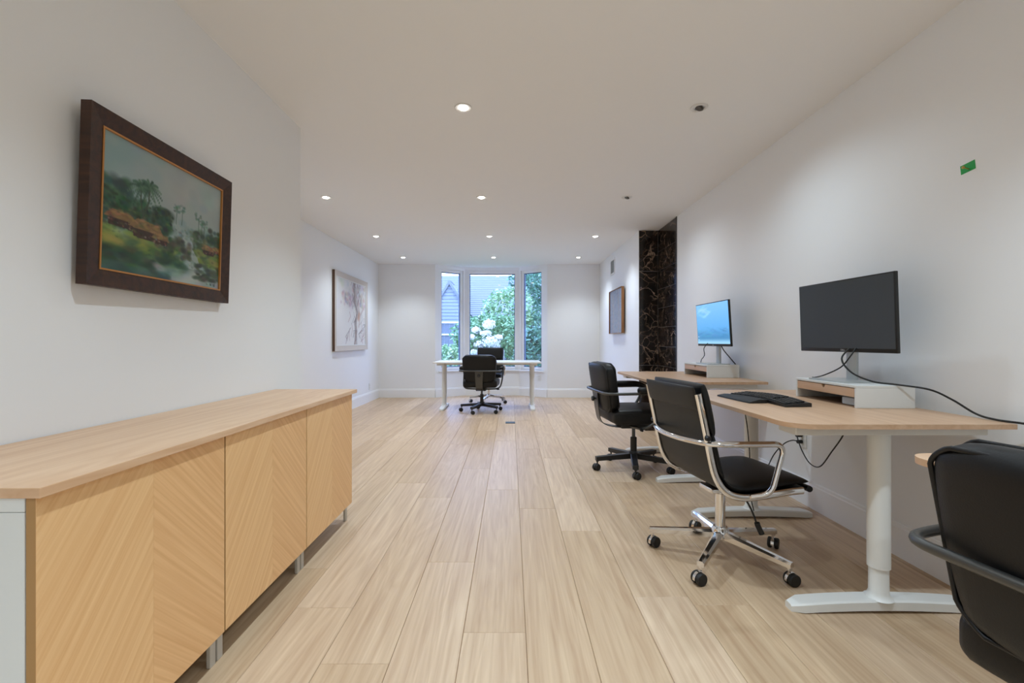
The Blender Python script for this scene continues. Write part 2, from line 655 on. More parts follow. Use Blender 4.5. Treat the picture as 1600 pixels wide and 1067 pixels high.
tag(obj('edge_strip', bm, M['black_metal'], alc), 'black metal edge strip')
bm = BM(); box(bm, 1.575, XR - 0.004, 5.42, 5.94, 0, 0.022, 0.003, 1)
tag(obj('hearth_slab', bm, M['marble']), 'low black slab on the floor at the foot of the marble recess', 'hearth')


# baseboards
def baseboard(name, p0, p1, label, h=0.165):
    """runs p0 -> p1 with the room on its left"""
    a, b = Vector((*p0, 0)), Vector((*p1, 0))
    d = (b - a).normalized()
    nrm = Vector((-d.y, d.x, 0))
    bm = BM()
    prof = [(0, 0), (0.015, 0), (0.015, h - 0.022), (0.010, h - 0.016), (0.010, h - 0.004), (0.007, h), (0, h)]
    r0 = [bm.verts.new(a + nrm * u + Vector((0, 0, v))) for u, v in prof]
    r1 = [bm.verts.new(b + nrm * u + Vector((0, 0, v))) for u, v in prof]
    n = len(prof)
    for i in range(n):
        bm.faces.new((r0[i], r0[(i + 1) % n], r1[(i + 1) % n], r1[i]))
    bm.faces.new(r0); bm.faces.new(list(reversed(r1)))
    struct(name, bm, M['trim'], label, 'baseboard')


baseboard('baseboard_right', (XR, YB), (XR, YM0), 'white baseboard along the wall behind the desks')
baseboard('baseboard_left_far', (XLF, YW), (XLF, YLC), 'white baseboard under the pale framed painting')
baseboard('baseboard_left', (XL, YLC), (XL, YB), 'white baseboard behind the oak sideboard')
baseboard('baseboard_far_left', (BAY[0][0], YW), (XLF, YW), 'white baseboard left of the bay window')
baseboard('baseboard_far_right', (XRF, YW), (BAY[3][0], YW), 'white baseboard right of the bay window')
baseboard('baseboard_right_far', (XRF, YM1 + 0.012), (XRF, YW), 'white baseboard below the small painting with amber frame')

# bay window walls + windows
WZ0, WZ1 = 0.50, 2.41
sides = ('left', 'middle', 'right')
for i in range(3):
    a, b = Vector((*BAY[i], 0)), Vector((*BAY[i + 1], 0))
    d = b - a
    Lg = d.length
    ang = math.atan2(d.y, d.x)
    MM = T(a.x, a.y, 0) @ RZ(ang)           # local x along the wall, -y towards the room
    jl, jr = (0.085, 0.03) if i == 0 else ((0.03, 0.085) if i == 2 else (0.035, 0.035))
    bm = BM()
    box(bm, 0, Lg, 0, 0.12, 0, WZ0, M=MM)
    box(bm, 0, Lg, 0, 0.12, WZ1, ZC, M=MM)
    box(bm, 0, jl, 0, 0.12, WZ0, WZ1, M=MM)
    box(bm, Lg - jr, Lg, 0, 0.12, WZ0, WZ1, M=MM)
    struct('wall_bay_' + sides[i], bm, M['wall'], 'white %s wall of the window bay, framing its window' % sides[i])
    baseboard('baseboard_bay_' + sides[i], BAY[i + 1], BAY[i], 'white baseboard below the %s bay window' % sides[i])
    w = empty('window_%d' % (i + 1), a, ang)
    tag(w, ('narrow left window of the bay, showing a gabled house', 'wide middle window of the bay behind the white desk',
            'narrow right window of the bay, full of foliage')[i], 'window', kind='structure')
    x0, x1 = jl, Lg - jr
    fw = 0.055
    bm = BM()
    box(bm, x0, x0 + fw, 0.02, 0.09, WZ0, WZ1, 0.004, 1)
    box(bm, x1 - fw, x1, 0.02, 0.09, WZ0, WZ1, 0.004, 1)
    box(bm, x0 + fw, x1 - fw, 0.02, 0.09, WZ0, WZ0 + fw, 0.004, 1)
    box(bm, x0 + fw, x1 - fw, 0.02, 0.09, WZ1 - fw, WZ1, 0.004, 1)
    obj('window_frame', bm, M['trim'], w)
    bm = BM()
    g = 0.012
    box(bm, x0 + fw, x0 + fw + g, 0.035, 0.075, WZ0 + fw, WZ1 - fw)
    box(bm, x1 - fw - g, x1 - fw, 0.035, 0.075, WZ0 + fw, WZ1 - fw)
    box(bm, x0 + fw + g, x1 - fw - g, 0.035, 0.075, WZ0 + fw, WZ0 + fw + g)
    box(bm, x0 + fw + g, x1 - fw - g, 0.035, 0.075, WZ1 - fw - g, WZ1 - fw)
    obj('glazing_bead', bm, mat('bead_%d' % i, lin(70, 84, 110), 0.5), w)
    bm = BM(); box(bm, x0 + fw, x1 - fw, 0.053, 0.059, WZ0 + fw, WZ1 - fw)
    obj('pane', bm, M['glass'], w)
    bm = BM(); box(bm, x0 - 0.02, x1 + 0.02, -0.03, 0.03, WZ0 - 0.03, WZ0, 0.006, 2)
    obj('window_sill', bm, M['trim'], w)

# ------------------------------------------------------------------ ceiling downlights
def downlight(x, y, lit, label, group=None, aim=None, power=1.0):
    t = empty('downlight', (x, y, ZC))
    tag(t, label, 'ceiling light', group)
    bm = BM()
    lathe(bm, [(0.030, -0.004), (0.048, -0.006), (0.052, -0.003), (0.052, 0.0), (0.030, 0.0)], 28, cap=False)
    # close the profile ring
    obj('trim_ring', bm, M['ring'], t, 40)
    tilt = Matrix.Rotation(R(0 if lit else 28), 4, 'Y')
    bm = BM()
    lathe(bm, [(0.004, -0.010), (0.022, -0.010), (0.029, -0.004), (0.029, -0.001)], 24, M=tilt)
    obj('lamp', bm, M['lens'] if lit else M['lens_off'], t, 40)
    if lit or aim:
        ld = bpy.data.lights.new('downlight_beam', 'SPOT')
        ld.energy = LAMP_W * power
        ld.color = LAMP_COL if y > 4 else LAMP_COL_NEAR
        ld.spot_size = R(150 if aim else 118)
        ld.spot_blend = 1.0
        ld.shadow_soft_size = 0.035
        lo = bpy.data.objects.new('downlight_beam', ld)
        C.objects.link(lo)
        lo.parent = t
        lo.location = (0, 0, -0.03)
        if aim:
            lo.rotation_euler = aim
    return t


rows = [(2.82, 'nearest'), (4.58, 'second'), (6.28, 'third'), (7.86, 'last')]
cols = [(-1.83, 'left'), (-0.29, 'middle'), (1.15, 'right')]
for yy, rn in rows:
    for xx, cn in cols:
        if yy < 3 and xx < -1:
            continue
        off = xx > 1 and yy < 5
        lab = ('dark gimbal downlight turned to the right wall, %s row from the camera' % rn) if off else \
              ('lit ceiling downlight in the %s column, %s row from the camera' % (cn, rn))
        downlight(xx, yy, not off, lab, 'recessed ceiling downlights', power=0.21 if off else (0.62 if yy < 4 else (0.48 if yy < 5 else 0.32)),
                  aim=(0, R(-3), 0) if off else None)
downlight(-0.29, 1.06, True, 'ceiling downlight just ahead of the camera, above the frame', power=0.5)
downlight(1.15, 1.06, True, 'ceiling downlight over the near right chair, above the frame', power=0.5)
downlight(-0.29, -0.70, True, 'ceiling downlight behind the camera, over the middle', power=1.0)
downlight(1.15, -0.70, True, 'ceiling downlight behind the camera, over the right side', power=1.0)

# ------------------------------------------------------------------ sideboard: three cabinet units and a loose top
DX, D0, UW = -0.935, 0.909, 0.605
ZB, ZT = 0.102, 0.742
for i in range(3):
    y0 = D0 + UW * i
    y1 = y0 + UW - 0.003
    t = empty('cabinet', (DX, y0, 0))
    tag(t, ('oak chevron door cabinet nearest the camera, showing its white side', 'oak chevron door cabinet in the middle of the sideboard row',
            'oak chevron door cabinet at the far end of the sideboard row')[i], 'cabinet', 'sideboard cabinets')
    wd = y1 - y0
    bm = BM()
    xb, xf = XL - DX + 0.02, -0.022          # carcass back / front (local)
    th = 0.018
    box(bm, xb, xf, 0, th, ZB, ZT - 0.03, 0.001, 1)
    box(bm, xb, xf, wd - th, wd, ZB, ZT - 0.03, 0.001, 1)
    box(bm, xb, xf, th, wd - th, ZB, ZB + th)
    box(bm, xb, xb + 0.008, th, wd - th, ZB + th, ZT - 0.03)
    obj('carcass', bm, M['white'], t)
    bm = BM(); box(bm, xb, xf, 0, wd, ZT - 0.029, ZT, 0.001, 1)
    obj('top_board', bm, M['white'], t)
    bm = BM(); box(bm, -0.020, -0.0012, 0.0015, wd - 0.0015, ZB, ZT - 0.002)
    door = obj('door', bm, M['door_core'], t)
    for q, (ya, yb, mm) in enumerate(((0.0015, wd / 2, 'chev_a'), (wd / 2, wd - 0.0015, 'chev_b'))):
        bm = BM(); box(bm, -0.0012, 0, ya + 0.0002, yb - 0.0002, ZB, ZT - 0.002)
        obj('veneer_panel', bm, M[mm], door)
    for ya in (0.002, wd - 0.032):
        bm = BM()
        # flat metal leg with a rounded brace at the top, front and back joined by a floor rail
        s = 1 if ya < 0.1 else -1
        for xx in (-0.040, xb + 0.02):
            box(bm, xx, xx + 0.013, ya, ya + 0.028, 0.0, ZB, 0.002, 2)
        box(bm, xb + 0.03, -0.04, ya + 0.004, ya + 0.026, ZB - 0.014, ZB, 0.002, 1)
        obj('leg', bm, M['grey_leg'], t)
        bm = BM()
        yc = ya + (0.030 if s > 0 else 0.0)
        out = [(yc, ZB)] + [(yc + s * 0.02 * (1 - math.cos(a)), ZB - 0.02 * (1 - math.sin(a))) for a in [R(90 - 15 * k) for k in range(7)]][::-1]
        out = [(yc, ZB), (yc, ZB - 0.02)] + [(yc + s * 0.02 * (1 - math.cos(R(a))), ZB - 0.02 + 0.02 * math.sin(R(a))) for a in range(15, 91, 15)]
        # outline lies in the y-z plane, extruded along x
        MX = Matrix(((0, 0, 1, 0), (1, 0, 0, 0), (0, 1, 0, 0), (0, 0, 0, 1)))
        prism(bm, out, -0.039, -0.028, M=MX)
        obj('leg_brace', bm, M['grey_leg'], t)
bm = BM()
box(bm, XL + 0.004, -0.920, D0 - 0.006, 2.768, ZT, ZT + 0.021, 0.0015, 2)
tag(obj('sideboard_top', bm, M['top']), 'long oak board lying across the three sideboard cabinets', 'worktop')

# ------------------------------------------------------------------ paintings
rg = np.random.default_rng(5)


class Canvas:
    def __init__(s, w, h, col):
        s.w, s.h = w, h
        s.a = np.zeros((h, w, 3)); s.a[:] = np.array(col) / 255
        s.X, s.Y = np.meshgrid(np.linspace(0, 1, w), np.linspace(0, 1, h))

    def ell(s, cx, cy, rx, ry, col, op=1.0, soft=0.35, ang=0.0):
        dx, dy = s.X - cx, s.Y - cy
        if ang:
            c, n = math.cos(ang), math.sin(ang)
            dx, dy = dx * c + dy * n, -dx * n + dy * c
        d = np.sqrt((dx / rx) ** 2 + (dy / ry) ** 2)
        m = np.clip((1 - d) / soft, 0, 1)[..., None] * op
        s.a = s.a * (1 - m) + np.array(col) / 255 * m

    def stroke(s, pts, r, col, op=1.0):
        pts = np.array(pts, float)
        for (p, q) in zip(pts, pts[1:]):
            n = max(2, int(np.hypot(*(q - p)) / (r * 0.7)))
            for t in np.linspace(0, 1, n):
                c = p + (q - p) * t
                s.ell(c[0], c[1], r, r * 1.2, col, op, 0.6)

    def poly(s, pts, col, op=1.0):
        m = np.zeros((s.h, s.w), bool)
        n = len(pts)
        for i in range(n):
            (x0, y0), (x1, y1) = pts[i], pts[(i + 1) % n]
            if y0 == y1:
                continue
            c = ((y0 > s.Y) != (y1 > s.Y)) & (s.X < (x1 - x0) * (s.Y - y0) / (y1 - y0) + x0)
            m ^= c
        mm = m[..., None] * op
        s.a = s.a * (1 - mm) + np.array(col) / 255 * mm

    def dabs(s, n, x0, x1, y0, y1, r0, r1, cols, op=0.7, asp=1.0):
        for _ in range(n):
            c = cols[rg.integers(len(cols))]
            c = [max(0, min(255, v + rg.normal(0, 9))) for v in c]
            r = rg.uniform(r0, r1)
            s.ell(rg.uniform(x0, x1), rg.uniform(y0, y1), r * asp, r, c, op * rg.uniform(.5, 1), 0.6, rg.uniform(-.6, .6))


def village_painting():
    c = Canvas(190, 145, (150, 168, 166))
    c.ell(0.1, 0.15, 0.4, 0.5, (128, 160, 162), 0.7, 1)
    c.ell(0.65, 0.2, 0.5, 0.35, (176, 178, 174), 0.8, 1)
    c.dabs(40, 0, 1, 0.0, 0.4, 0.05, 0.12, [(150, 168, 168), (176, 180, 176), (140, 164, 168)], 0.3)
    # distant misty trees
    c.dabs(60, 0.35, 1.0, 0.46, 0.58, 0.02, 0.05, [(110, 142, 132), (92, 128, 116), (126, 154, 146)], 0.6)
    for x, y in ((0.55, 0.36), (0.6, 0.35), (0.76, 0.36), (0.82, 0.4), (0.79, 0.41)):
        c.stroke([(x, y + 0.14), (x + 0.005, y)], 0.004, (82, 108, 96), 0.8)
        c.dabs(14, x - 0.03, x + 0.03, y - 0.03, y + 0.03, 0.008, 0.018, [(74, 112, 98), (90, 128, 112)], 0.7)
    # left tree mass
    c.dabs(150, -0.02, 0.5, 0.42, 0.66, 0.03, 0.06, [(38, 66, 50), (50, 84, 62), (30, 52, 40), (62, 96, 66)], 0.75)
    c.dabs(60, -0.02, 0.2, 0.32, 0.5, 0.03, 0.06, [(38, 66, 52), (54, 90, 70)], 0.75)
    c.dabs(40, 0.36, 0.5, 0.42, 0.6, 0.02, 0.05, [(34, 60, 48), (46, 80, 64)], 0.8)
    # palm
    c.dabs(260, -0.02, 0.52, 0.4, 0.68, 0.008, 0.022, [(30, 54, 42), (54, 90, 62), (26, 44, 36), (74, 108, 72), (44, 76, 58)], 0.8)
    for px_, py_, s_ in ((0.27, 0.30, 1.0), (0.33, 0.27, 1.0)):
        c.stroke([(0.285, 0.55), (px_ - 0.005, 0.4), (px_, py_)], 0.007, (60, 74, 58), 0.9)
        for k in range(12):
            a = -PI / 2 + (k - 5.5) * 0.46
            cl = [(38, 72, 56), (56, 96, 74), (84, 118, 92)][k % 3]
            for t in np.linspace(0.05, 1, 9):
                fx = px_ + 0.095 * s_ * t * math.cos(a)
                fy = py_ + 0.11 * s_ * t * math.sin(a) + 0.06 * t * t
                c.ell(fx, fy + 0.012, 0.007, 0.026 * (1.1 - 0.6 * t), cl, 0.8, 0.6, 0.3 * math.cos(a))
    # right bank and trees
    c.dabs(110, 0.72, 1.02, 0.5, 0.72, 0.02, 0.05, [(44, 66, 44), (60, 84, 54), (36, 54, 40), (76, 92, 58)], 0.75)
    c.dabs(30, 0.88, 1.02, 0.44, 0.56, 0.02, 0.035, [(40, 60, 46), (56, 74, 50)], 0.8)
    # grass
    c.dabs(120, -0.02, 0.6, 0.68, 0.86, 0.02, 0.05, [(110, 130, 56), (146, 152, 70), (78, 106, 54), (60, 90, 50)], 0.7, 2.2)
    c.dabs(60, 0.72, 1.02, 0.68, 0.8, 0.015, 0.04, [(112, 132, 58), (134, 146, 66), (64, 88, 48)], 0.7, 2)
    # river
    c.poly([(0.53, 0.5), (0.58, 0.5), (0.66, 0.62), (0.76, 0.74), (0.8, 0.86), (0.68, 0.86), (0.66, 0.74), (0.58, 0.6)], (158, 172, 170), 0.85)
    c.dabs(50, 0.55, 0.78, 0.52, 0.86, 0.01, 0.025, [(176, 184, 180), (134, 152, 150), (110, 136, 130)], 0.5)
    c.dabs(60, 0.4, 0.68, 0.62, 0.8, 0.02, 0.045, [(40, 62, 46), (60, 70, 48), (84, 76, 56)], 0.7)
    # huts
    for hx, hy, s in ((0.13, 0.58, 0.8), (0.31, 0.60, 1.0), (0.42, 0.65, 0.55), (0.87, 0.62, 0.6), (0.97, 0.61, 0.4)):
        c.poly([(hx - .13 * s, hy + .03 * s), (hx - .06 * s, hy - .045 * s), (hx + .1 * s, hy - .03 * s), (hx + .14 * s, hy + .045 * s)], (134, 104, 66), 0.95)
        c.poly([(hx - .1 * s, hy + .035 * s), (hx + .11 * s, hy + .04 * s), (hx + .1 * s, hy + .11 * s), (hx - .09 * s, hy + .1 * s)], (60, 38, 32), 0.95)
        c.dabs(20, hx - .1 * s, hx + .1 * s, hy - .04 * s, hy + .03 * s, 0.008, 0.018, [(170, 134, 88), (112, 82, 54), (146, 116, 76)], 0.7, 2)
        c.dabs(12, hx - .09 * s, hx + .09 * s, hy + .05 * s, hy + .1 * s, 0.006, 0.014, [(150, 90, 70), (40, 28, 26), (180, 170, 160)], 0.7)
    c.dabs(220, -0.02, 1.02, 0.5, 0.84, 0.006, 0.016, [(46, 70, 46), (96, 116, 60), (34, 54, 40), (128, 138, 72), (70, 92, 56)], 0.35, 1.6)
    # foreground dark bank and pond
    c.poly([(0, 0.82), (0.3, 0.86), (0.6, 0.86), (0.8, 0.84), (1, 0.8), (1, 1), (0, 1)], (112, 134, 126), 1)
    c.dabs(110, -0.02, 0.62, 0.82, 0.95, 0.02, 0.05, [(38, 70, 50), (52, 88, 58), (34, 58, 48), (70, 98, 60)], 0.75, 2)
    c.dabs(60, 0.4, 1.0, 0.9, 1.0, 0.03, 0.07, [(160, 172, 168), (142, 160, 156), (172, 180, 176)], 0.7, 2)
    c.dabs(60, 0.74, 1.0, 0.8, 0.93, 0.012, 0.03, [(40, 60, 44), (56, 74, 50), (76, 90, 60)], 0.8, 2)
    c.dabs(60, 0.0, 0.5, 0.94, 1.0, 0.02, 0.05, [(58, 92, 76), (84, 116, 102), (42, 70, 58)], 0.6, 2)
    c.dabs(10, 0.86, 0.96, 0.95, 0.975, 0.005, 0.009, [(50, 60, 56)], 0.8, 2)
    return c.a


def tree_abstract():
    c = Canvas(110, 130, (226, 223, 220))
    c.dabs(40, 0, 0.9, 0, 0.4, 0.05, 0.12, [(212, 206, 208), (218, 220, 220), (204, 196, 200)], 0.5)
    c.dabs(40, 0.15, 0.45, 0.2, 0.38, 0.02, 0.05, [(168, 148, 154), (190, 160, 164), (150, 160, 170), (206, 170, 168)], 0.6)
    c.dabs(60, 0.5, 1.0, 0.05, 0.4, 0.02, 0.06, [(186, 160, 158), (196, 180, 178), (168, 150, 148), (178, 182, 186), (206, 178, 176)], 0.6)
    trunk = [(0.62, 1.0), (0.66, 0.8), (0.64, 0.62), (0.72, 0.48), (0.62, 0.3), (0.58, 0.1), (0.56, 0.0)]
    for k in range(9):
        o = rg.normal(0, 0.035, (len(trunk), 2)) * np.array([1, .3])
        c.stroke([(x + a, y + b) for (x, y), (a, b) in zip(trunk, o)], rg.uniform(.008, .02),
                 [(152, 128, 120), (178, 158, 150), (128, 124, 124), (196, 186, 182)][k % 4], 0.55)
    c.stroke([(0.74, 0.7), (0.8, 0.5), (0.95, 0.36)], 0.025, (196, 176, 172), 0.6)
    c.ell(0.74, 0.53, 0.05, 0.1, (192, 148, 126), 0.8, 0.5, 0.3)
    for k in range(26):
        x, y = rg.uniform(.3, .95), rg.uniform(.62, .98)
        pts = [(x, y), (x + rg.uniform(-.06, .1), y - rg.uniform(.03, .12)), (x + rg.uniform(0, .14), y - rg.uniform(.1, .2))]
        c.stroke(pts, 0.006, [(120, 108, 108), (164, 118, 118), (140, 138, 140)][k % 3], 0.6)
    for k in range(10):
        x, y = rg.uniform(.45, .9), rg.uniform(.05, .5)
        c.stroke([(x, y), (x + rg.uniform(-.1, .1), y - .1), (x + rg.uniform(-.15, .15), y - .2)], 0.007, (132, 108, 108), 0.6)
    return c.a


def speckle_painting():
    c = Canvas(70, 80, (138, 146, 160))
    c.dabs(700, 0, 1, 0, 1, 0.012, 0.035, [(112, 126, 150), (160, 160, 166), (176, 158, 142), (90, 108, 140), (184, 176, 170), (150, 124, 112), (120, 140, 140)], 0.75, 0.6)
    c.stroke([(0.2, 1), (0.3, .6), (.25, 0.1)], 0.02, (180, 150, 120), 0.5)
    c.stroke([(0.7, 1), (0.75, .6), (.65, 0)], 0.02, (178, 140, 112), 0.5)
    return c.a


PAINT = vcol_mat('oil_paint', 0.45)


def framed(name, label, w, h, fw, depth, loc, rot, frame_m, img, lip=None, side_m=None, sheet_in=0.008):
    """picture in local x (width) / z (height), facing -y, its back at y = 0, bottom centre at the origin"""
    t = empty(name, loc, rot=rot)
    tag(t, label, 'painting')
    hw = w / 2
    for nm, pts in (('frame_rail', [(-hw, 0), (hw, 0), (hw - fw, fw), (-hw + fw, fw)]),
                    ('frame_rail', [(-hw, h), (-hw + fw, h - fw), (hw - fw, h - fw), (hw, h)]),
                    ('frame_stile', [(-hw, 0), (-hw + fw, fw), (-hw + fw, h - fw), (-hw, h)]),
                    ('frame_stile', [(hw, 0), (hw, h), (hw - fw, h - fw), (hw - fw, fw)])):
        bm = BM()
        # outer edge proud, sloping to the inside
        f = []
        outer = [p for p in pts if abs(abs(p[0]) - hw) < 1e-6 and (p[1] < 1e-6 or p[1] > h - 1e-6)]
        fr, bk = [], []
        for (x, z) in pts:
            o = (x, z) in outer
            fr.append(bm.verts.new((x, -depth if o else -depth * 0.72, z)))
            bk.append(bm.verts.new((x, 0, z)))
        n = 4
        bm.faces.new(fr)
        bm.faces.new(list(reversed(bk)))
        for i in range(n):
            bm.faces.new((fr[i], bk[i], bk[(i + 1) % n], fr[(i + 1) % n]))
        o = obj(nm, bm, frame_m, t)
        if side_m:
            o.data.materials.append(side_m)
            for p in o.data.polygons:
                if abs(p.normal.y) < 0.3:
                    p.material_index = 1
    if lip:
        bm = BM()
        a, zz = hw - fw, fw
        lw = lip[0]
        y0, y1 = -depth * 0.78, -depth * 0.4
        box(bm, -a, a, y0, y1, zz, zz + lw); box(bm, -a, a, y0, y1, h - zz - lw, h - zz)
        box(bm, -a, -a + lw, y0, y1, zz + lw, h - zz - lw); box(bm, a - lw, a, y0, y1, zz + lw, h - zz - lw)
        obj('slip', bm, lip[1], t)
    a = hw - fw
    yy = -depth * 0.55
    painted_sheet('canvas', img, 0, 0, PAINT, t, lambda u, v: (-a + 2 * a * u, yy, fw + (h - 2 * fw) * v))
    return t


# near left: hangs a little off the wall, its top leaning out
framed('village_painting', 'river village oil painting in a dark walnut frame with gilt slip', 0.772, 0.588, 0.056, 0.034,
       (XL + 0.013, 1.473 + 0.386, 1.234), (R(1.7), 0, R(91.3)), M['dark_wood'], village_painting(), (0.006, M['gilt']))
framed('tree_painting', 'large pale painting of pinkish tree forms in a light moulded frame', 1.46, 1.13, 0.075, 0.034,
       (XLF + 0.006, 7.09, 0.910), (0, 0, R(90)), M['pale_frame'], tree_abstract(), (0.012, M['white']), M['brown_side'])
framed('speckled_painting', 'small blue grey speckled painting in an amber wood frame', 0.84, 0.675, 0.008, 0.042,
       (XRF - 0.022, 7.07, 1.168), (0, 0, R(-90)), M['amber_wood'], speckle_painting())

# air vent on the right far wall
t = empty('air_vent', (XRF, 7.49, 2.255))
tag(t, 'white slatted wall vent high above the small amber framed painting', 'vent')
bm = BM()
for a in ((-0.16, -0.125, -0.13, 0.13), (0.125, 0.16, -0.13, 0.13), (-0.125, 0.125, -0.13, -0.1), (-0.125, 0.125, 0.1, 0.13)):
    box(bm, -0.008, 0, a[0], a[1], a[2], a[3], 0.001, 1)
obj('vent_frame', bm, M['trim'], t)
bm = BM(); box(bm, -0.002, 0, -0.125, 0.125, -0.1, 0.1)
obj('vent_back', bm, M['vent_dark'], t)
bm = BM(); box(bm, -0.008, -0.002, -0.125, 0.125, -0.003, 0.003, M=Matrix.Rotation(R(20), 4, 'Y'))
sl = fin(bm, 'slat'); sl.materials.append(M['silver'])
for k in range(10):
    link('slat', sl, None, t, loc=(0, 0, -0.09 + 0.02 * k))


# outlets
def outlet(loc, rz, label):
    """plate facing local -y"""
    t = empty('wall_outlet', loc, rz)
    tag(t, label, 'outlet')
    bm = BM(); box(bm, -0.037, 0.037, -0.006, 0, -0.058, 0.058, 0.002, 2)
    obj('cover_plate', bm, M['outlet'], t)
    for zz in (-0.021, 0.021):
        bm = BM(); box(bm, -0.017, 0.017, -0.008, -0.006, zz - 0.015, zz + 0.015, 0.0008, 1)
        s = obj('socket', bm, M['outlet'], t)
        bm = BM()
        box(bm, -0.008, -0.006, -0.0085, -0.007, zz - 0.003, zz + 0.006)
        box(bm, 0.006, 0.008, -0.0085, -0.007, zz - 0.003, zz + 0.006)
        obj('socket_slot', bm, M['slot'], s)
    return t


outlet((XR, 3.0, 0.418), R(-90), 'white wall outlet under the near desk with black plugs in it')
outlet((XLF, 8.04, 0.262), R(90), 'white wall outlet low on the wall beside the far left corner')
d = Vector((*BAY[3], 0)) - Vector((*BAY[2], 0))
pm = Vector((*BAY[2], 0)) + d * 0.72
outlet((pm.x, pm.y, 0.36), math.atan2(d.y, d.x), 'faint white outlet below the right bay window')

# green tape and nail
MT = T(XR, 1.92, 1.772) @ Matrix.Rotation(R(-90), 4, 'Z') @ Matrix.Rotation(R(0), 4, 'Y')
bm = BM(); box(bm, -0.031, 0.031, -0.0008, -0.0001, -0.019, 0.019, M=MT @ Matrix.Rotation(R(-6), 4, 'Y'))
tag(obj('painters_tape', bm, M['tape']), 'piece of bright green tape stuck on the right wall', 'tape')
bm = BM()
lathe(bm, [(0.0025, 0), (0.0025, 0.022), (0.006, 0.022), (0.006, 0.026), (0.002, 0.028)], 12, M=MT @ T(0.004, -0.0009, -0.008) @ Matrix.Rotation(R(75), 4, 'X'))
tag(obj('nail', bm, M['brass'], None, 40), 'small brass nail driven through the green tape', 'nail')

# floor plate
bm = BM(); box(bm, -0.062, 0.062, -0.055, 0.055, 0, 0.006, 0.002, 2)
fp = obj('floor_plate', bm, M['plate'], None, loc=(-0.005, 5.95, 0))
tag(fp, 'small dark blue grey plate lying on the floor before the far desk', 'floor plate')

# ------------------------------------------------------------------ desks
def desk(x0, x1, y0, y1, ztop, along, top_m, label, corners, group='sit stand desks'):
    """top from x0..x1, y0..y1; legs are set near both ends of the long axis ('x' or 'y')"""
    t = empty('desk', ((x0 + x1) / 2, (y0 + y1) / 2, 0))
    tag(t, label, 'desk', group)
    hx, hy = (x1 - x0) / 2, (y1 - y0) / 2
    bm = BM()
    prism(bm, rrect(-hx, hx, -hy, hy, corners), ztop - 0.018, ztop)
    es = [e for e in bm.edges if len(e.link_faces) == 2 and e.calc_face_angle(0) > 1.2 and abs(e.verts[0].co.z - e.verts[1].co.z) < 1e-5]
    bmesh.ops.bevel(bm, geom=es, offset=0.0025, segments=2, affect='EDGES', profile=0.5)
    obj('desk_top', bm, top_m, t, 35)
    L_, W_ = (hy, hx) if along == 'y' else (hx, hy)
    rot = 0.0 if along == 'x' else PI / 2
    RR = RZ(rot)                                # local: u along the long axis, v across
    bm = BM()
    for s in (-1, 1):
        box(bm, -L_ + 0.10, L_ - 0.10, s * 0.20 - 0.02, s * 0.20 + 0.02, ztop - 0.048, ztop - 0.0192, 0.003, 1, M=RR)
    obj('under_rail', bm, M['white_metal'], t)
    for s in (-1, 1):
        u = s * (L_ - 0.125)
        bm = BM()
        box(bm, u - (0.05 if s > 0 else 0.065), u + (0.065 if s > 0 else 0.05), -W_ + 0.05, W_ - 0.05, ztop - 0.052, ztop - 0.0186, 0.003, 1, M=RR)
        obj('cross_rail', bm, M['white_metal'], t)
        bm = BM()
        MM = RR @ T(u, 0, 0)
        # arched foot
        ns = 16
        fl = W_ - 0.06
        rows_ = []
        for k in range(ns + 1):
            v = -fl + 2 * fl * k / ns
            q = abs(v) / fl
            hwid = 0.037 * (1 - max(0, (q - 0.93) / 0.07) ** 2 * 0.45)
            zb = 0.012 * (1 - q * q) if q < 0.92 else 0.0
            zt = 0.034 + 0.016 * (1 - q * q)
            if q > 0.95:
                zt -= 0.008
            rows_.append([bm.verts.new(MM @ Vector(p)) for p in
                          ((-hwid, v, zb), (hwid, v, zb), (hwid, v, zt - 0.006), (hwid - 0.006, v, zt), (-hwid + 0.006, v, zt), (-hwid, v, zt - 0.006))])
        for a, b in zip(rows_, rows_[1:]):
            for i in range(6):
                bm.faces.new((a[i], a[(i + 1) % 6], b[(i + 1) % 6], b[i]))
        bm.faces.new(rows_[0]); bm.faces.new(list(reversed(rows_[-1])))
        obj('foot', bm, M['white_metal'], t, 35)
        bm = BM()
        lathe(bm, [(0.050, 0.047), (0.040, 0.055), (0.034, 0.07), (0.033, 0.18)], 24, M=MM)
        col = obj('lower_column', bm, M['white_metal'], t, 40)
        bm = BM()
        lathe(bm, [(0.034, 0.165), (0.0385, 0.166), (0.0385, ztop - 0.0525)], 24, M=MM)
        obj('upper_column', bm, M['white_metal'], t, 40)
    return t


Z1, Z2, Z3 = 0.745, 0.755, 0.745
XD0, XD1 = 1.03, 1.86
desk(XD0, XD1, 1.69, 2.90, Z1, 'y', M['desk'], 'oak topped desk with white T legs carrying the keyboard and grey screen', (0.10, 0.01, 0.01, 0.06))
desk(XD0, XD1, 3.33, 4.50, Z2, 'y', M['desk'], 'oak topped desk carrying the monitor with the blue screen, nearer the marble', (0.06, 0.01, 0.01, 0.05))
desk(XD0 + 0.03, XD1, 0.05, 1.25, Z3 + 0.002, 'y', M['desk'], 'oak desk corner showing behind the chair at the right edge', (0.06, 0.01, 0.01, 0.06))
desk(-1.17, 0.46, 6.88, 7.68, 0.735, 'x', M['offwhite_desk'], 'white desk standing in front of the bay window', (0.05, 0.05, 0.03, 0.03))

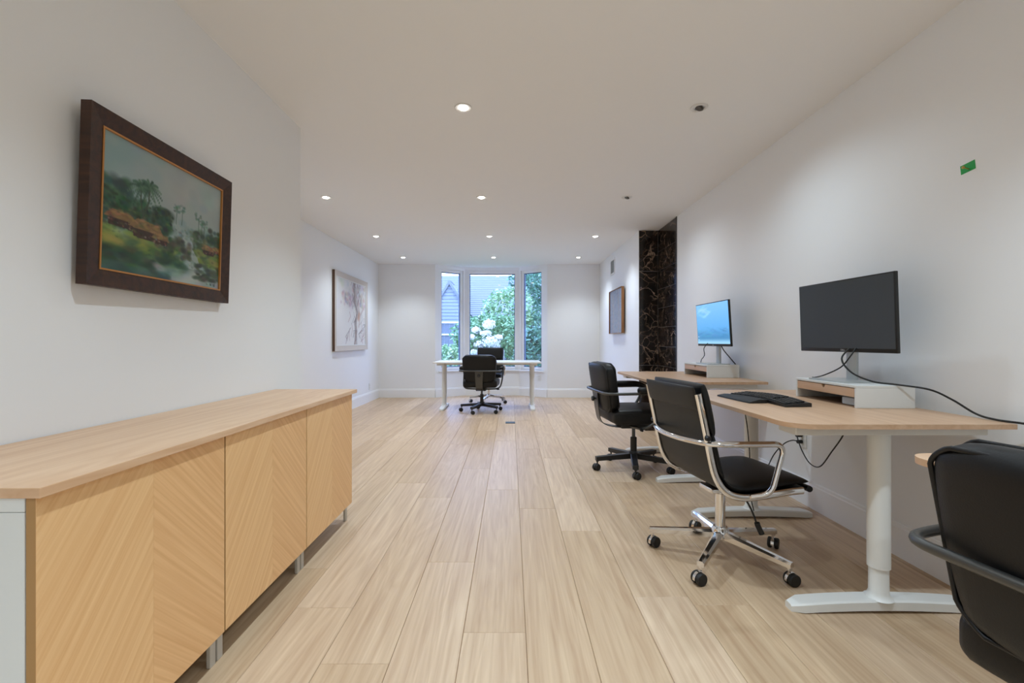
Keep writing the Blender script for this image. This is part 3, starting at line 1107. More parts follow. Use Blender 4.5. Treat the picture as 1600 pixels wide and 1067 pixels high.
# ------------------------------------------------------------------ monitor risers, monitors
def riser(x0, y0, z, rz, label):
    """front at x0 facing -x, centred on y0; 0.26 deep, 0.47 long, 0.103 high"""
    t = empty('monitor_riser', (x0, y0, z), rz)
    tag(t, label, 'monitor stand', 'monitor risers')
    h, l, dp, th = 0.103, 0.235, 0.262, 0.012
    bm = BM(); box(bm, 0, dp, -l, l, h - th, h, 0.0015, 1); obj('riser_top', bm, M['white'], t)
    for s in (-1, 1):
        bm = BM(); box(bm, 0, dp, min(s * l, s * (l - th)), max(s * l, s * (l - th)), 0, h - th, 0.0015, 1); obj('riser_side', bm, M['white'], t)
    bm = BM(); box(bm, dp - 0.008, dp, -l + th, l - th, 0.0, h - th); obj('riser_back', bm, M['white'], t)
    # drawer with a notch cut in its top edge
    bm = BM()
    yy = l - th - 0.002
    zb, zt = 0.048, h - th - 0.003
    out = [(-yy, zb), (yy, zb), (yy, zt), (0.013, zt), (0.011, zt - 0.009), (0.006, zt - 0.015), (-0.006, zt - 0.015), (-0.011, zt - 0.009), (-0.013, zt), (-yy, zt)]
    MX = Matrix(((0, 0, 1, 0), (1, 0, 0, 0), (0, 1, 0, 0), (0, 0, 0, 1)))
    prism(bm, out, 0.001, 0.013, M=MX)
    dr = obj('drawer', bm, M['desk'], t)
    bm = BM(); box(bm, 0.013, dp - 0.02, -yy + 0.006, yy - 0.006, zb, zb + 0.006); obj('drawer_tray', bm, M['drawer_edge'], dr)
    return t


riser(1.578, 2.335, Z1, R(-2), 'white monitor stand with oak drawer under the grey screen')
riser(1.575, 3.95, Z2, R(1), 'white monitor stand with oak drawer under the blue screen')

SCREEN_ON = vcol_mat('screen_picture', 0.25, 1.0)


def sea_picture():
    c = Canvas(60, 40, (80, 140, 190))
    g = c.Y
    top, mid, low = np.array((96, 150, 196)), np.array((70, 134, 184)), np.array((44, 104, 146))
    t = np.clip(g / 0.62, 0, 1)[..., None]
    u = np.clip((g - 0.62) / 0.25, 0, 1)[..., None]
    c.a = ((top * (1 - t) + mid * t) * (1 - u) + low * u) / 255
    c.dabs(14, 0.05, 0.4, 0.1, 0.3, 0.02, 0.05, [(140, 180, 212)], 0.4, 5)
    c.dabs(40, 0, 1, 0.6, 0.85, 0.01, 0.03, [(36, 92, 132), (60, 124, 162)], 0.5, 6)
    m = np.clip((g - 0.86) / 0.1, 0, 1)[..., None]
    c.a = c.a * (1 - m * 0.75) + np.array((150, 190, 214)) / 255 * m * 0.75
    for k in range(4):
        c.ell(0.04, 0.78 + 0.04 * k, 0.012, 0.012, (210, 225, 235), 0.8)
    return c.a


def text_mesh(body, size, name, m, parent, Mx):
    cu = bpy.data.curves.new(name, 'FONT')
    cu.body = body
    cu.size = size
    cu.align_x = 'CENTER'
    cu.align_y = 'CENTER'
    tmp = bpy.data.objects.new('tmp', cu)
    C.objects.link(tmp)
    dg = bpy.context.evaluated_depsgraph_get()
    me = bpy.data.meshes.new_from_object(tmp.evaluated_get(dg))
    bpy.data.objects.remove(tmp)
    me.transform(Mx)
    return link(name, me, m, parent)


def monitor(xc, yc, zbase, zbot, rz, tilt, on, label, w=0.612, h=0.366):
    """screen faces local -x; local origin on the riser under the panel centre"""
    t = empty('monitor', (xc, yc, zbase), rz)
    tag(t, label, 'monitor', 'monitors')
    z0 = zbot - zbase
    P = T(0, 0, z0 + h / 2) @ Matrix.Rotation(R(tilt), 4, 'Y') @ T(0, 0, -h / 2)
    bm = BM(); box(bm, 0.0, 0.016, -w / 2, w / 2, 0, h, 0.003, 2, M=P)
    shell = obj('panel_housing', bm, M['black_plastic'], t, 35)
    bm = BM(); box(bm, 0.016, 0.044, -w / 2 + 0.09, w / 2 - 0.09, 0.05, h - 0.06, 0.012, 2, M=P)
    obj('rear_housing', bm, M['black_plastic'], t, 35)
    if on:
        painted_sheet('screen', sea_picture(), 0, 0, SCREEN_ON, t,
                      lambda u, v: P @ Vector((-0.0006, w / 2 - 0.007 - (w - 0.014) * u, 0.020 + (h - 0.027) * v)))
    else:
        bm = BM(); box(bm, -0.0006, 0.001, -w / 2 + 0.007, w / 2 - 0.007, 0.019, h - 0.007, M=P)
        obj('screen', bm, M['screen_off'], t)
    # maker's lettering on the chin
    Mx = P @ T(-0.0008, 0, 0.0095) @ Matrix(((0, 0, -1, 0), (-1, 0, 0, 0), (0, 1, 0, 0), (0, 0, 0, 1)))
    text_mesh('DELL', 0.013, 'logo', M['logo'], shell, Mx)
    # stand
    bm = BM()
    box(bm, 0.048, 0.066, -0.032, 0.032, 0.004, z0 + h * 0.55, 0.006, 2)
    obj('neck', bm, M['silver'], t, 35)
    bm = BM(); box(bm, 0.03, 0.06, -0.04, 0.04, z0 + h * 0.42, z0 + h * 0.58, 0.006, 2)
    obj('bracket', bm, M['silver'], t, 35)
    bm = BM(); prism(bm, rrect(-0.085, 0.095, -0.125, 0.125, (0.006,) * 4, 3), 0.0, 0.007)
    obj('stand_base', bm, M['silver'], t, 40)
    return t


monitor(1.680, 2.345, Z1 + 0.1035, 0.995, R(4.0), -2.0, False, 'black monitor with a blank grey screen on the near desk')
monitor(1.685, 3.87, Z2 + 0.1035, 1.008, R(0.5), -3.5, True, 'black monitor with a lit blue sea picture on the far desk')

# small pale box under the riser drawer
bm = BM()
rbox(bm, 0.10, 0.13, 0.040, 0.008, 6)
sb = obj('small_box', bm, M['blue_box'], None, 40, loc=(1.66, 2.185, Z1 + 0.0205))
tag(sb, 'small pale plastic box tucked under the monitor stand drawer', 'box')

# ------------------------------------------------------------------ keyboard
t = empty('keyboard', (1.275, 2.36, Z1 + 0.001), R(-90) + R(6))
t.scale = (0.94, 0.94, 0.94)
tag(t, 'black curved ergonomic keyboard with palm rest on the near desk', 'keyboard')


def wave(x):
    return 0.010 * math.cos(x / 0.24 * 2.2) - 0.004


bm = BM()
kw, kd = 0.245, 0.085
n = 24
for (ya, yb, za, zb_) in ((-0.03, 0.115, 0.010, 0.020),):
    rowsv = []
    for i in range(n + 1):
        x = -kw + 2 * kw * i / n
        s = 0.018 * math.cos(x / kw * PI / 2) + (0.012 * math.cos(x / kw * PI) if True else 0)
        r_ = []
        for (y, z) in ((ya + s * 0.5, 0), (ya + s * 0.5, za), (yb + s - 0.01, zb_), (yb + s, zb_ - 0.003), (yb + s, 0)):
            r_.append(bm.verts.new((x, y, z + (0.008 * math.cos(x / kw * PI / 2) if z > 0 else 0))))
        rowsv.append(r_)
    for a, b in zip(rowsv, rowsv[1:]):
        for i in range(5):
            bm.faces.new((a[i], a[(i + 1) % 5], b[(i + 1) % 5], b[i]))
    bm.faces.new(rowsv[0]); bm.faces.new(list(reversed(rowsv[-1])))
obj('key_tray', bm, M['black_plastic'], t, 30)
bm = BM()
rowsv = []
for i in range(n + 1):
    x = -kw + 2 * kw * i / n
    xx = x * (0.94)
    if i > n * 0.72:
        continue
    s = 0.012 * math.cos(x / kw * PI / 2)
    rowsv.append([bm.verts.new((xx, y, z)) for (y, z) in ((-0.115 - s, 0), (-0.112 - s, 0.007), (-0.07, 0.014 + s * .5), (-0.031 + s * 0.4, 0.012 + s * .5), (-0.031 + s * 0.4, 0))])
for a, b in zip(rowsv, rowsv[1:]):
    for i in range(5):
        bm.faces.new((a[i], a[(i + 1) % 5], b[(i + 1) % 5], b[i]))
bm.faces.new(rowsv[0]); bm.faces.new(list(reversed(rowsv[-1])))
obj('palm_rest', bm, M['rubber'], t, 30)
bm = BM()
for r_ in range(5):
    for k in range(22):
        x = -kw + 0.018 + k * 0.0212
        if k in (15, 18) and r_ > 0 and k != 18:
            continue
        s = 0.018 * math.cos(x / kw * PI / 2) + 0.012 * math.cos(x / kw * PI)
        y = -0.012 + r_ * 0.0225 + s * (0.55 + 0.08 * r_)
        z = 0.0125 + r_ * 0.0022 + 0.008 * math.cos(x / kw * PI / 2)
        box(bm, x - 0.0088, x + 0.0088, y - 0.009, y + 0.009, z - 0.004, z + 0.004, 0.0015, 1)
tag(obj('keys', bm, M['black_metal'], t), 'black keys', kind='stuff')

# ------------------------------------------------------------------ cables
def cable(name, pts, r, label, cat='cable', plugs=()):
    t = bm = BM()
    tube(bm, smoothpath(pts, 8), r, 8)
    o = obj(name, bm, M['cable'], None, 60)
    tag(o, label, cat)
    for (a, b, rr) in plugs:
        bm = BM()
        tube(bm, [Vector(a), Vector(a).lerp(Vector(b), 0.08), Vector(a).lerp(Vector(b), 0.92), Vector(b)], rr, 10)
        obj('plug', bm, M['cable'], o, 30)
    return o


ZR = Z1 + 0.1035
cable('display_cable', [(1.705, 2.30, 1.03), (1.655, 2.31, 0.965), (1.65, 2.24, 0.90), (1.69, 2.16, 0.862), (1.75, 2.09, ZR + 0.0045), (1.83, 2.02, ZR - 0.01),
                        (1.845, 1.93, Z1 + 0.06), (1.852, 1.84, Z1 + 0.016), (1.848, 1.76, Z1 + 0.006), (1.862, 1.68, Z1 + 0.006), (1.872, 1.63, Z1 + 0.004)], 0.0042,
      'thick black cable from the grey monitor over the stand along the wall', plugs=[((1.872, 1.63, Z1 + 0.004), (1.874, 1.60, Z1 + 0.002), 0.008)])
cable('monitor_cable', [(1.705, 2.27, 1.03), (1.66, 2.26, 0.975), (1.65, 2.31, 0.92), (1.63, 2.40, 0.875), (1.645, 2.50, ZR + 0.006), (1.66, 2.54, ZR + 0.0035)], 0.0032,
      'thin black cable curving from the grey monitor onto its stand')
cable('screen_cable', [(1.70, 3.97, 1.04), (1.665, 3.98, 0.99), (1.66, 3.96, 0.93), (1.66, 4.02, 0.89), (1.67, 4.06, Z2 + 0.1075)], 0.0035, 'black cable hanging left of the blue monitor neck')
cable('screen_power_cable', [(1.72, 3.80, 1.04), (1.74, 3.78, 0.98), (1.78, 3.76, 0.92), (1.82, 3.74, Z2 + 0.108)], 0.0042, 'black cable slanting right from the blue monitor to its stand')
cable('desk_power_cable', [(1.60, 2.21, Z1 - 0.052), (1.63, 2.26, 0.60), (1.68, 2.42, 0.47), (1.74, 2.60, 0.345), (1.80, 2.78, 0.315), (1.84, 2.92, 0.36), (1.85, 2.985, 0.435), (1.868, 3.005, 0.442)], 0.0036,
      'black cable looping from the near desk down to the wall outlet', plugs=[((1.855, 3.002, 0.440), (1.889, 3.002, 0.440), 0.013)])
cable('outlet_cable', [(1.872, 3.0, 0.397), (1.84, 3.02, 0.402), (1.80, 3.05, 0.37), (1.76, 3.10, 0.28), (1.74, 3.16, 0.14), (1.75, 3.22, 0.03), (1.79, 3.24, 0.006)], 0.0034,
      'black cable dropping from the wall outlet behind the chrome chair', plugs=[((1.860, 2.999, 0.398), (1.889, 2.999, 0.398), 0.012)])
cable('hanging_cable', [(1.34, 2.66, Z1 - 0.052), (1.345, 2.66, 0.66), (1.36, 2.655, 0.55), (1.37, 2.65, 0.40), (1.375, 2.66, 0.2), (1.42, 2.7, 0.06)], 0.003,
      'thin black cable hanging straight down from the near desk')

# ------------------------------------------------------------------ office chairs
def caster(parent, x, y, hood_m, wheel_m, ang, r=0.027, zt=0.075):
    c = empty('caster', (x, y, 0), ang)
    c.parent = parent
    bm = BM()
    lathe(bm, [(0.006, 0.048), (0.006, zt + 0.01)], 10)
    lathe(bm, [(0.012, zt - 0.012), (0.012, zt - 0.002)], 12)
    # hood: half-drum over the wheels
    out = [(-0.001 + (r + 0.003) * math.cos(R(a)), r + (r + 0.003) * math.sin(R(a))) for a in range(-10, 191, 20)]
    MX = Matrix(((1, 0, 0, 0.012), (0, 0, 1, 0), (0, 1, 0, 0), (0, 0, 0, 1)))
    prism(bm, out, -0.007, 0.007, M=MX)
    obj('caster_hood', bm, hood_m, c, 35)
    for s in (-1, 1):
        bm = BM()
        MW = T(0.012, s * 0.0155, r) @ Matrix.Rotation(PI / 2, 4, 'X')
        lathe(bm, [(0.010, -0.0085), (r - 0.003, -0.0085), (r, -0.005), (r, 0.005), (r - 0.003, 0.0085), (0.010, 0.0085)], 22, M=MW)
        obj('wheel', bm, wheel_m, c, 35)
    return c


def star_base(t, base_ang, radius, arm_m, hub_m, hood_m, wheel_m, zh, h0, w0, h1, w1, zt, rnd_=0.3):
    """five arms (each a part) and five casters; base_ang is local"""
    for k in range(5):
        a = base_ang + k * 2 * PI / 5
        bm = BM()
        MM = RZ(a)
        secs = []
        ns = 6
        for i in range(ns + 1):
            q = i / ns
            x = 0.02 + (radius + 0.012 - 0.02) * q
            w = w0 + (w1 - w0) * q
            h = h0 + (h1 - h0) * q
            z = zh + (zt - zh) * q
            b = min(w, h) * rnd_
            sec = [(-w, -h), (w, -h), (w, h - b), (w - b, h), (-w + b, h), (-w, h - b)]
            secs.append([bm.verts.new(MM @ Vector((x, y, z + zz))) for y, zz in sec])
        for p, q in zip(secs, secs[1:]):
            for i in range(6):
                bm.faces.new((p[i], p[(i + 1) % 6], q[(i + 1) % 6], q[i]))
        bm.faces.new(secs[0]); bm.faces.new(list(reversed(secs[-1])))
        obj('base_arm', bm, arm_m, t, 40)
        ca = a + (k * 1.7 + 0.6)
        caster(t, radius * math.cos(a), radius * math.sin(a), hood_m, wheel_m, ca, zt=zt - h1 + 0.004)
    bm = BM()
    lathe(bm, [(0.030, zh - h0 - 0.006), (0.042, zh - h0), (0.042, zh + h0 * 0.8), (0.032, zh + h0 + 0.014)], 24)
    obj('hub', bm, hub_m, t, 40)


def round_back_chair(loc, rz, zs, label, base_world):
    """black upholstered chair on a dark tubular frame, faces local +y; zs = underside of the seat cushion"""
    t = empty('office_chair', loc, rz)
    tag(t, label, 'chair', 'black office chairs on dark tubular frames')
    star_base(t, base_world - rz, 0.305, M['black_metal'], M['black_metal'], M['black_metal'], M['rubber'], 0.112, 0.021, 0.026, 0.016, 0.022, 0.094, 0.15)
    bm = BM()
    lathe(bm, [(0.026, 0.12), (0.026, 0.26), (0.020, 0.265)], 20)
    obj('column_sleeve', bm, M['black_metal'], t, 40)
    bm = BM()
    lathe(bm, [(0.014, 0.25), (0.014, zs - 0.045)], 16)
    obj('gas_lift', bm, M['dark_tube'], t, 40)
    bm = BM(); box(bm, -0.075, 0.075, -0.13, 0.10, zs - 0.055, zs - 0.004, 0.012, 2)
    obj('seat_mechanism', bm, M['black_metal'], t, 35)
    # seat cushion
    bm = BM()
    rbox(bm, 0.50, 0.49, 0.115, 0.042, 12, crown=(0.018, 0.004), M=T(0, 0.005, zs + 0.057))
    seat = obj('seat', bm, M['leather'], t, 60)
    bm = BM()
    tube(bm, [(x, y + 0.005, zs + 0.092) for x, y in rrect(-0.246, 0.246, -0.241, 0.241, (0.05,) * 4, 6)], 0.005, 8, closed=True)
    obj('piping', bm, M['leather'], seat, 60)
    # backrest cushion, leaning back, tapering in a little towards its foot
    bh, bw, bt = 0.40, 0.49, 0.085
    PB = T(0, -0.245, zs + 0.115 - 0.03) @ Matrix.Rotation(R(9), 4, 'X') @ T(0, 0, bh / 2)

    def wb(p):
        f = (p.y / bh + 0.5)
        sx = 0.90 + 0.12 * math.sin(min(1, f * 1.25) * PI / 2)
        c = (min(1, abs(p.x) / (bw / 2)) * min(1, abs(p.y) / (bh / 2))) ** 4
        return Vector((p.x * sx * (1 - 0.13 * c), p.y * (1 - 0.15 * c), p.z))

    def lay(p):
        return Vector((p.x, p.z - 0.05 * (p.x / (bw / 2)) ** 2 * -0.6, p.y))
    bm = BM()
    rbox(bm, bw, bh, bt, 0.04, 12, warp=lambda p: PB @ lay(wb(p)), crown=(0.020, 0.004))
    back = obj('backrest', bm, M['leather'], t, 60)
    for dz in (-0.034, 0.034):
        bm = BM()
        ol = rrect(-bw / 2 + 0.006, bw / 2 - 0.006, -bh / 2 + 0.006, bh / 2 - 0.006, (0.10, 0.10, 0.10, 0.10), 6)
        ol = rrect(-bw / 2 + 0.004, bw / 2 - 0.004, -bh / 2 + 0.004, bh / 2 - 0.004, (0.05, 0.05, 0.05, 0.05), 6)
        tube(bm, [PB @ lay(wb(Vector((x, y, dz)))) for x, y in ol], 0.0055, 8, closed=True)
        obj('piping', bm, M['leather'], back, 60)
    # tubular loop: rear bar - arms - down and under the seat
    za = zs + 0.250
    ax = 0.298
    loop = [(0, -0.328, za), (-ax + 0.02, -0.318, za), (-ax, -0.20, za), (-ax, 0.215, za + 0.004), (-ax + 0.004, 0.13, zs + 0.08), (-ax + 0.03, -0.01, zs - 0.028), (-0.12, -0.05, zs - 0.032),
            (0.12, -0.05, zs - 0.032), (ax - 0.03, -0.01, zs - 0.028), (ax - 0.004, 0.13, zs + 0.08), (ax, 0.215, za + 0.004), (ax, -0.20, za), (ax - 0.02, -0.318, za)]
    bm = BM()
    tube(bm, fillet(loop, 0.085, 7, closed=True), 0.0115, 10, closed=True)
    obj('frame_tube', bm, M['dark_tube'], t, 60)
    for s in (-1, 1):
        bm = BM()
        rbox(bm, 0.066, 0.30, 0.052, 0.024, 8, warp=lambda p: Vector((p.x, p.y, p.z - 0.35 * max(0, p.y - 0.03) ** 2 * 6)), M=T(s * ax, 0.070, za + 0.024))
        obj('armrest_pad', bm, M['leather'], t, 60)
    # spine plate up the back
    sp = smoothpath([(0, 0.02, zs - 0.05), (0, -0.16, zs - 0.045), (0, -0.275, zs - 0.005), (0, -0.308, zs + 0.10), (0, -0.318, zs + 0.20), (0, -0.324, za + 0.008)], 6)
    bm = BM()
    prev = None
    n_ = len(sp)
    for i, p in enumerate(sp):
        tg = (sp[min(i + 1, n_ - 1)] - sp[max(i - 1, 0)]).normalized()
        nr = Vector((1, 0, 0)).cross(tg).normalized() * 0.003
        w = 0.040 + 0.020 * i / (n_ - 1)
        cur = [bm.verts.new(p + Vector((-w, 0, 0)) - nr), bm.verts.new(p + Vector((w, 0, 0)) - nr), bm.verts.new(p + Vector((w, 0, 0)) + nr), bm.verts.new(p + Vector((-w, 0, 0)) + nr)]
        if prev:
            for k in range(4):
                bm.faces.new((prev[k], prev[(k + 1) % 4], cur[(k + 1) % 4], cur[k]))
        else:
            bm.faces.new(cur)
        prev = cur
    bm.faces.new(list(reversed(prev)))
    spine = obj('spine', bm, M['dark_tube'], t, 40)
    bm = BM()
    lathe(bm, [(0.008, 0), (0.008, 0.012), (0.020, 0.014), (0.022, 0.024), (0.017, 0.032)], 16, M=T(0, -0.320, zs + 0.185) @ Matrix.Rotation(R(90), 4, 'X'))
    obj('adjust_knob', bm, M['black_plastic'], spine, 40)
    bm = BM()
    tube(bm, [(0.05, -0.03, zs - 0.03), (0.20, -0.03, zs - 0.035), (0.24, -0.03, zs - 0.035)], 0.005, 8)
    lathe(bm, [(0.009, 0.225), (0.012, 0.24), (0.009, 0.265)], 10, M=T(0, -0.03, zs - 0.035) @ Matrix.Rotation(PI / 2, 4, 'Y'))
    obj('height_lever', bm, M['black_plastic'], t, 40)
    return t


def chrome_chair(loc, rz, label, base_world, dz=0.0):
    """soft pad chair: chrome ribs, arms and star base, black pads; faces local +y"""
    t = empty('office_chair', loc, rz)
    tag(t, label, 'chair', 'black soft pad chairs on chrome frames')
    star_base(t, base_world - rz, 0.318, M['chrome'], M['chrome'], M['chrome'], M['rubber'], 0.118, 0.019, 0.023, 0.012, 0.015, 0.090, 0.6)
    bm = BM()
    lathe(bm, [(0.023, 0.13), (0.023, 0.31 + dz), (0.018, 0.312 + dz), (0.018, 0.335 + dz)], 20)
    obj('gas_lift', bm, M['chrome'], t, 40)
    prof = [(-0.262, 0.855), (-0.238, 0.75), (-0.214, 0.64), (-0.196, 0.55), (-0.172, 0.465), (-0.125, 0.400), (-0.05, 0.372), (0.06, 0.374), (0.18, 0.386), (0.288, 0.390)]
    path = smoothpath([(0, y, z + dz) for y, z in prof], 8)
    # arc-length parametrisation
    cum = [0.0]
    for a, b in zip(path, path[1:]):
        cum.append(cum[-1] + (b - a).length)
    tot = cum[-1]

    def at(s):
        s = max(0, min(1, s)) * tot
        for i in range(len(cum) - 1):
            if s <= cum[i + 1] or i == len(cum) - 2:
                q = (s - cum[i]) / max(1e-9, cum[i + 1] - cum[i])
                p = path[i].lerp(path[i + 1], q)
                tg = (path[min(i + 2, len(path) - 1)] - path[max(i - 1, 0)]).normalized()
                return p, tg, Vector((1, 0, 0)).cross(tg)          # normal towards the sitter
    hw = 0.225

    def pad(name, s0, s1, w, th, off, m, parent=None, ns=18, sq=4.0, rimp=3.0):
        bm = BM()
        rings = []
        nc = 24
        for i in range(ns + 1):
            q = i / ns
            q2 = 0.5 - 0.5 * math.cos(PI * q)
            p, tg, nr = at(s0 + (s1 - s0) * q2)
            e = (1 - abs(2 * q2 - 1) ** rimp) ** (1 / rimp)
            e = max(e, 0.08)
            ring = []
            for k in range(nc):
                a = 2 * PI * k / nc
                cx, cy = math.cos(a), math.sin(a)
                ux = math.copysign(abs(cx) ** (2 / sq), cx)
                uy = math.copysign(abs(cy) ** (2 / 2.4), cy)
                ring.append(bm.verts.new(p + Vector((w * ux * (0.97 + 0.03 * e), 0, 0)) + nr * (off + th * e * uy)))
            rings.append(ring)
        for a, b in zip(rings, rings[1:]):
            for k in range(nc):
                bm.faces.new((a[k], a[(k + 1) % nc], b[(k + 1) % nc], b[k]))
        bm.faces.new(rings[0]); bm.faces.new(list(reversed(rings[-1])))
        return obj(name, bm, m, parent or t, 50)
    pad('sling', 0.02, 0.985, hw, 0.006, 0.0, M['leather_back'], rimp=20)
    pad('seat_pad', 0.49, 1.0, hw + 0.004, 0.026, 0.030, M['leather'])
    pad('lower_back_pad', 0.245, 0.485, hw + 0.004, 0.030, 0.032, M['leather'])
    pad('upper_back_pad', 0.0, 0.255, hw + 0.004, 0.036, 0.038, M['leather'])
    pad('head_flap', -0.0, 0.115, hw + 0.006, 0.012, -0.012, M['leather_back'])
    # front roll under the seat edge
    p, tg, nr = at(1.0)
    bm = BM()
    tube(bm, [(-hw, p.y + 0.002, p.z - 0.004), (-hw + 0.01, p.y + 0.004, p.z - 0.004), (hw - 0.01, p.y + 0.004, p.z - 0.004), (hw, p.y + 0.002, p.z - 0.004)], 0.014, 10)
    obj('seat_edge_roll', bm, M['leather'], t, 60)
    # chrome side ribs
    for s in (-1, 1):
        bm = BM()
        pts = []
        for k in range(49):
            q = 0.035 + (0.955 - 0.035) * k / 48
            p, tg, nr = at(q)
            pts.append(p + Vector((s * (hw + 0.010), 0, 0)) - nr * 0.004)
        tube(bm, pts, 0.01, 10, flat=(0.0155, 0.0085) , up=Vector((1, 0, 0)))
        obj('side_rib', bm, M['chrome'], t, 60)
    # arms: one bright band from seat rail, up, back and around behind the backrest
    ax = 0.275
    za = 0.607 + dz
    # rear of the band follows the ribs
    arm = [(-hw - 0.012, -0.01, 0.372 + dz), (-ax + 0.004, 0.062, 0.392 + dz), (-ax - 0.008, 0.118, za), (-ax, -0.10, za + 0.003), (-hw - 0.028, -0.215, za + 0.004), (-hw * 0.5, -0.262, za + 0.002), (0, -0.275, za + 0.002)]
    arm = arm + [(-x, y, z) for x, y, z in arm[-2::-1]]
    bm = BM()
    tube(bm, fillet(arm, 0.055, 7), 0.011, 12, flat=(0.0155, 0.012), up=Vector((0, 0, 1)))
    obj('arm_band', bm, M['chrome'], t, 60)
    for s in (-1, 1):
        bm = BM()
        lathe(bm, [(0.012, -0.004), (0.012, 0.010), (0.009, 0.014)], 14, M=T(s * (hw + 0.022), -0.222, za + 0.028) @ Matrix.Rotation(s * PI / 2, 4, 'Y'))
        obj('arm_bolt', bm, M['black_plastic'], t, 40)
    # stretchers and mechanism under the seat
    for yy in (-0.02, 0.13):
        bm = BM()
        tube(bm, smoothpath([(-hw, yy, 0.366 + dz), (-0.1, yy, 0.346 + dz), (0.1, yy, 0.346 + dz), (hw, yy, 0.366 + dz)], 6), 0.011, 10)
        obj('stretcher', bm, M['chrome'], t, 60)
    bm = BM(); box(bm, -0.055, 0.055, -0.08, 0.16, 0.326 + dz, 0.352 + dz, 0.008, 2)
    lathe(bm, [(0.020, 0), (0.020, 0.05), (0.016, 0.055)], 16, M=T(0, 0.15, 0.339 + dz) @ Matrix.Rotation(R(-90), 4, 'X'))
    obj('tilt_mechanism', bm, M['chrome'], t, 35)
    bm = BM()
    tube(bm, smoothpath([(0.045, 0.035, 0.34 + dz), (0.10, 0.05, 0.325 + dz), (0.125, 0.075, 0.27 + dz), (0.14, 0.095, 0.20 + dz)], 6), 0.0045, 8)
    lv = obj('lever', bm, M['black_plastic'], t, 60)
    bm = BM()
    tube(bm, [(0.139, 0.093, 0.215 + dz), (0.140, 0.095, 0.205 + dz), (0.146, 0.104, 0.18 + dz), (0.150, 0.110, 0.165 + dz)], 0.012, 10)
    obj('lever_grip', bm, M['rubber'], lv, 60)
    bm = BM(); rbox(bm, 0.035, 0.11, 0.018, 0.008, 6, M=T(0.15, 0.250, 0.356 + dz))
    obj('tilt_paddle', bm, M['black_plastic'], t, 60)
    return t


chrome_chair((1.02, 2.25, 0), R(-81), 'black soft pad chair with bright chrome arms at the keyboard desk', R(16))
chrome_chair((-0.375, 7.95, 0), R(180 - 4), 'chrome footed black chair behind the white desk, facing the camera', R(40), 0.075)
round_back_chair((1.01, 3.80, 0), R(-84), 0.40, 'black round backed chair at the desk with the blue screen', R(186))
round_back_chair((-0.43, 6.88, 0), R(-4), 0.375, 'black round backed chair on the near side of the white desk', R(174))
round_back_chair((1.22, 0.79, 0), R(-79), 0.375, 'black piped chair back cut off by the lower right corner', R(20))

# ------------------------------------------------------------------ outside the bay window
M['lawn'] = mat('lawn', lin(70, 96, 60), 0.9)
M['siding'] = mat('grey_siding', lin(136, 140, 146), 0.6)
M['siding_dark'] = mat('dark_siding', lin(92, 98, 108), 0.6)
M['shingle'] = mat('grey_shingle', lin(124, 126, 132), 0.8)
M['fence_wood'] = mat('fence_wood', lin(112, 116, 120), 0.8)
M['ext_white'] = mat('white_house_trim', lin(225, 228, 230), 0.5)
M['ext_glass'] = mat('dark_house_glass', lin(40, 56, 84), 0.1)
M['petal'] = mat('white_petals', lin(245, 240, 232), 0.7)
M['bark'] = mat('bark', lin(84, 70, 58), 0.9)


def leaf_mat(name, c0, c1):
    m = bpy.data.materials.new(name)
    m.use_nodes = True
    nt = m.node_tree
    b = nt.nodes['Principled BSDF']
    b.inputs['Roughness'].default_value = 0.35
    g = nt.nodes.new('ShaderNodeNewGeometry')
    cr = nt.nodes.new('ShaderNodeValToRGB')
    cr.color_ramp.elements[0].color = c0
    cr.color_ramp.elements[1].color = c1
    nt.links.new(g.outputs['Random Per Island'], cr.inputs['Fac'])
    nt.links.new(cr.outputs['Color'], b.inputs['Base Color'])
    return m


M['leaf_a'] = leaf_mat('leaf_mid', lin(62, 108, 66), lin(150, 190, 130))
M['leaf_b'] = leaf_mat('leaf_dark', lin(44, 88, 66), lin(116, 162, 126))
M['leaf_c'] = leaf_mat('leaf_pale', lin(92, 136, 84), lin(190, 214, 160))

bm = BM(); box(bm, -30, 30, 9.2, 60, -0.3, -0.12)
tag(obj('ground', bm, M['lawn']), 'green garden ground outside the bay window', 'ground', kind='structure')


def leaf_cloud(blobs, n, size, seed):
    r = random.Random(seed)
    vs, fs = [], []
    tw = sum(b[3] * b[4] * b[5] for b in blobs)
    for (cx, cy, cz, rx, ry, rz_) in blobs:
        m = int(n * rx * ry * rz_ / tw)
        for _ in range(m):
            v = Vector((r.gauss(0, 1), r.gauss(0, 1), r.gauss(0, 1))).normalized() * (r.uniform(0.35, 1) ** 0.45)
            p = Vector((cx + v.x * rx, cy + v.y * ry, cz + v.z * rz_))
            a = Vector((r.gauss(0, 1), r.gauss(0, 1), r.gauss(0, 0.6))).normalized()
            b = a.cross(Vector((r.gauss(0, 1), r.gauss(0, 1), r.gauss(0, 1)))).normalized()
            s = size * r.uniform(0.6, 1.3)
            i = len(vs)
            vs += [p - a * s, p + b * s * 0.42, p + a * s, p - b * s * 0.42]
            fs.append((i, i + 1, i + 2, i + 3))
    me = bpy.data.meshes.new('foliage')
    me.from_pydata(vs, [], fs)
    return me


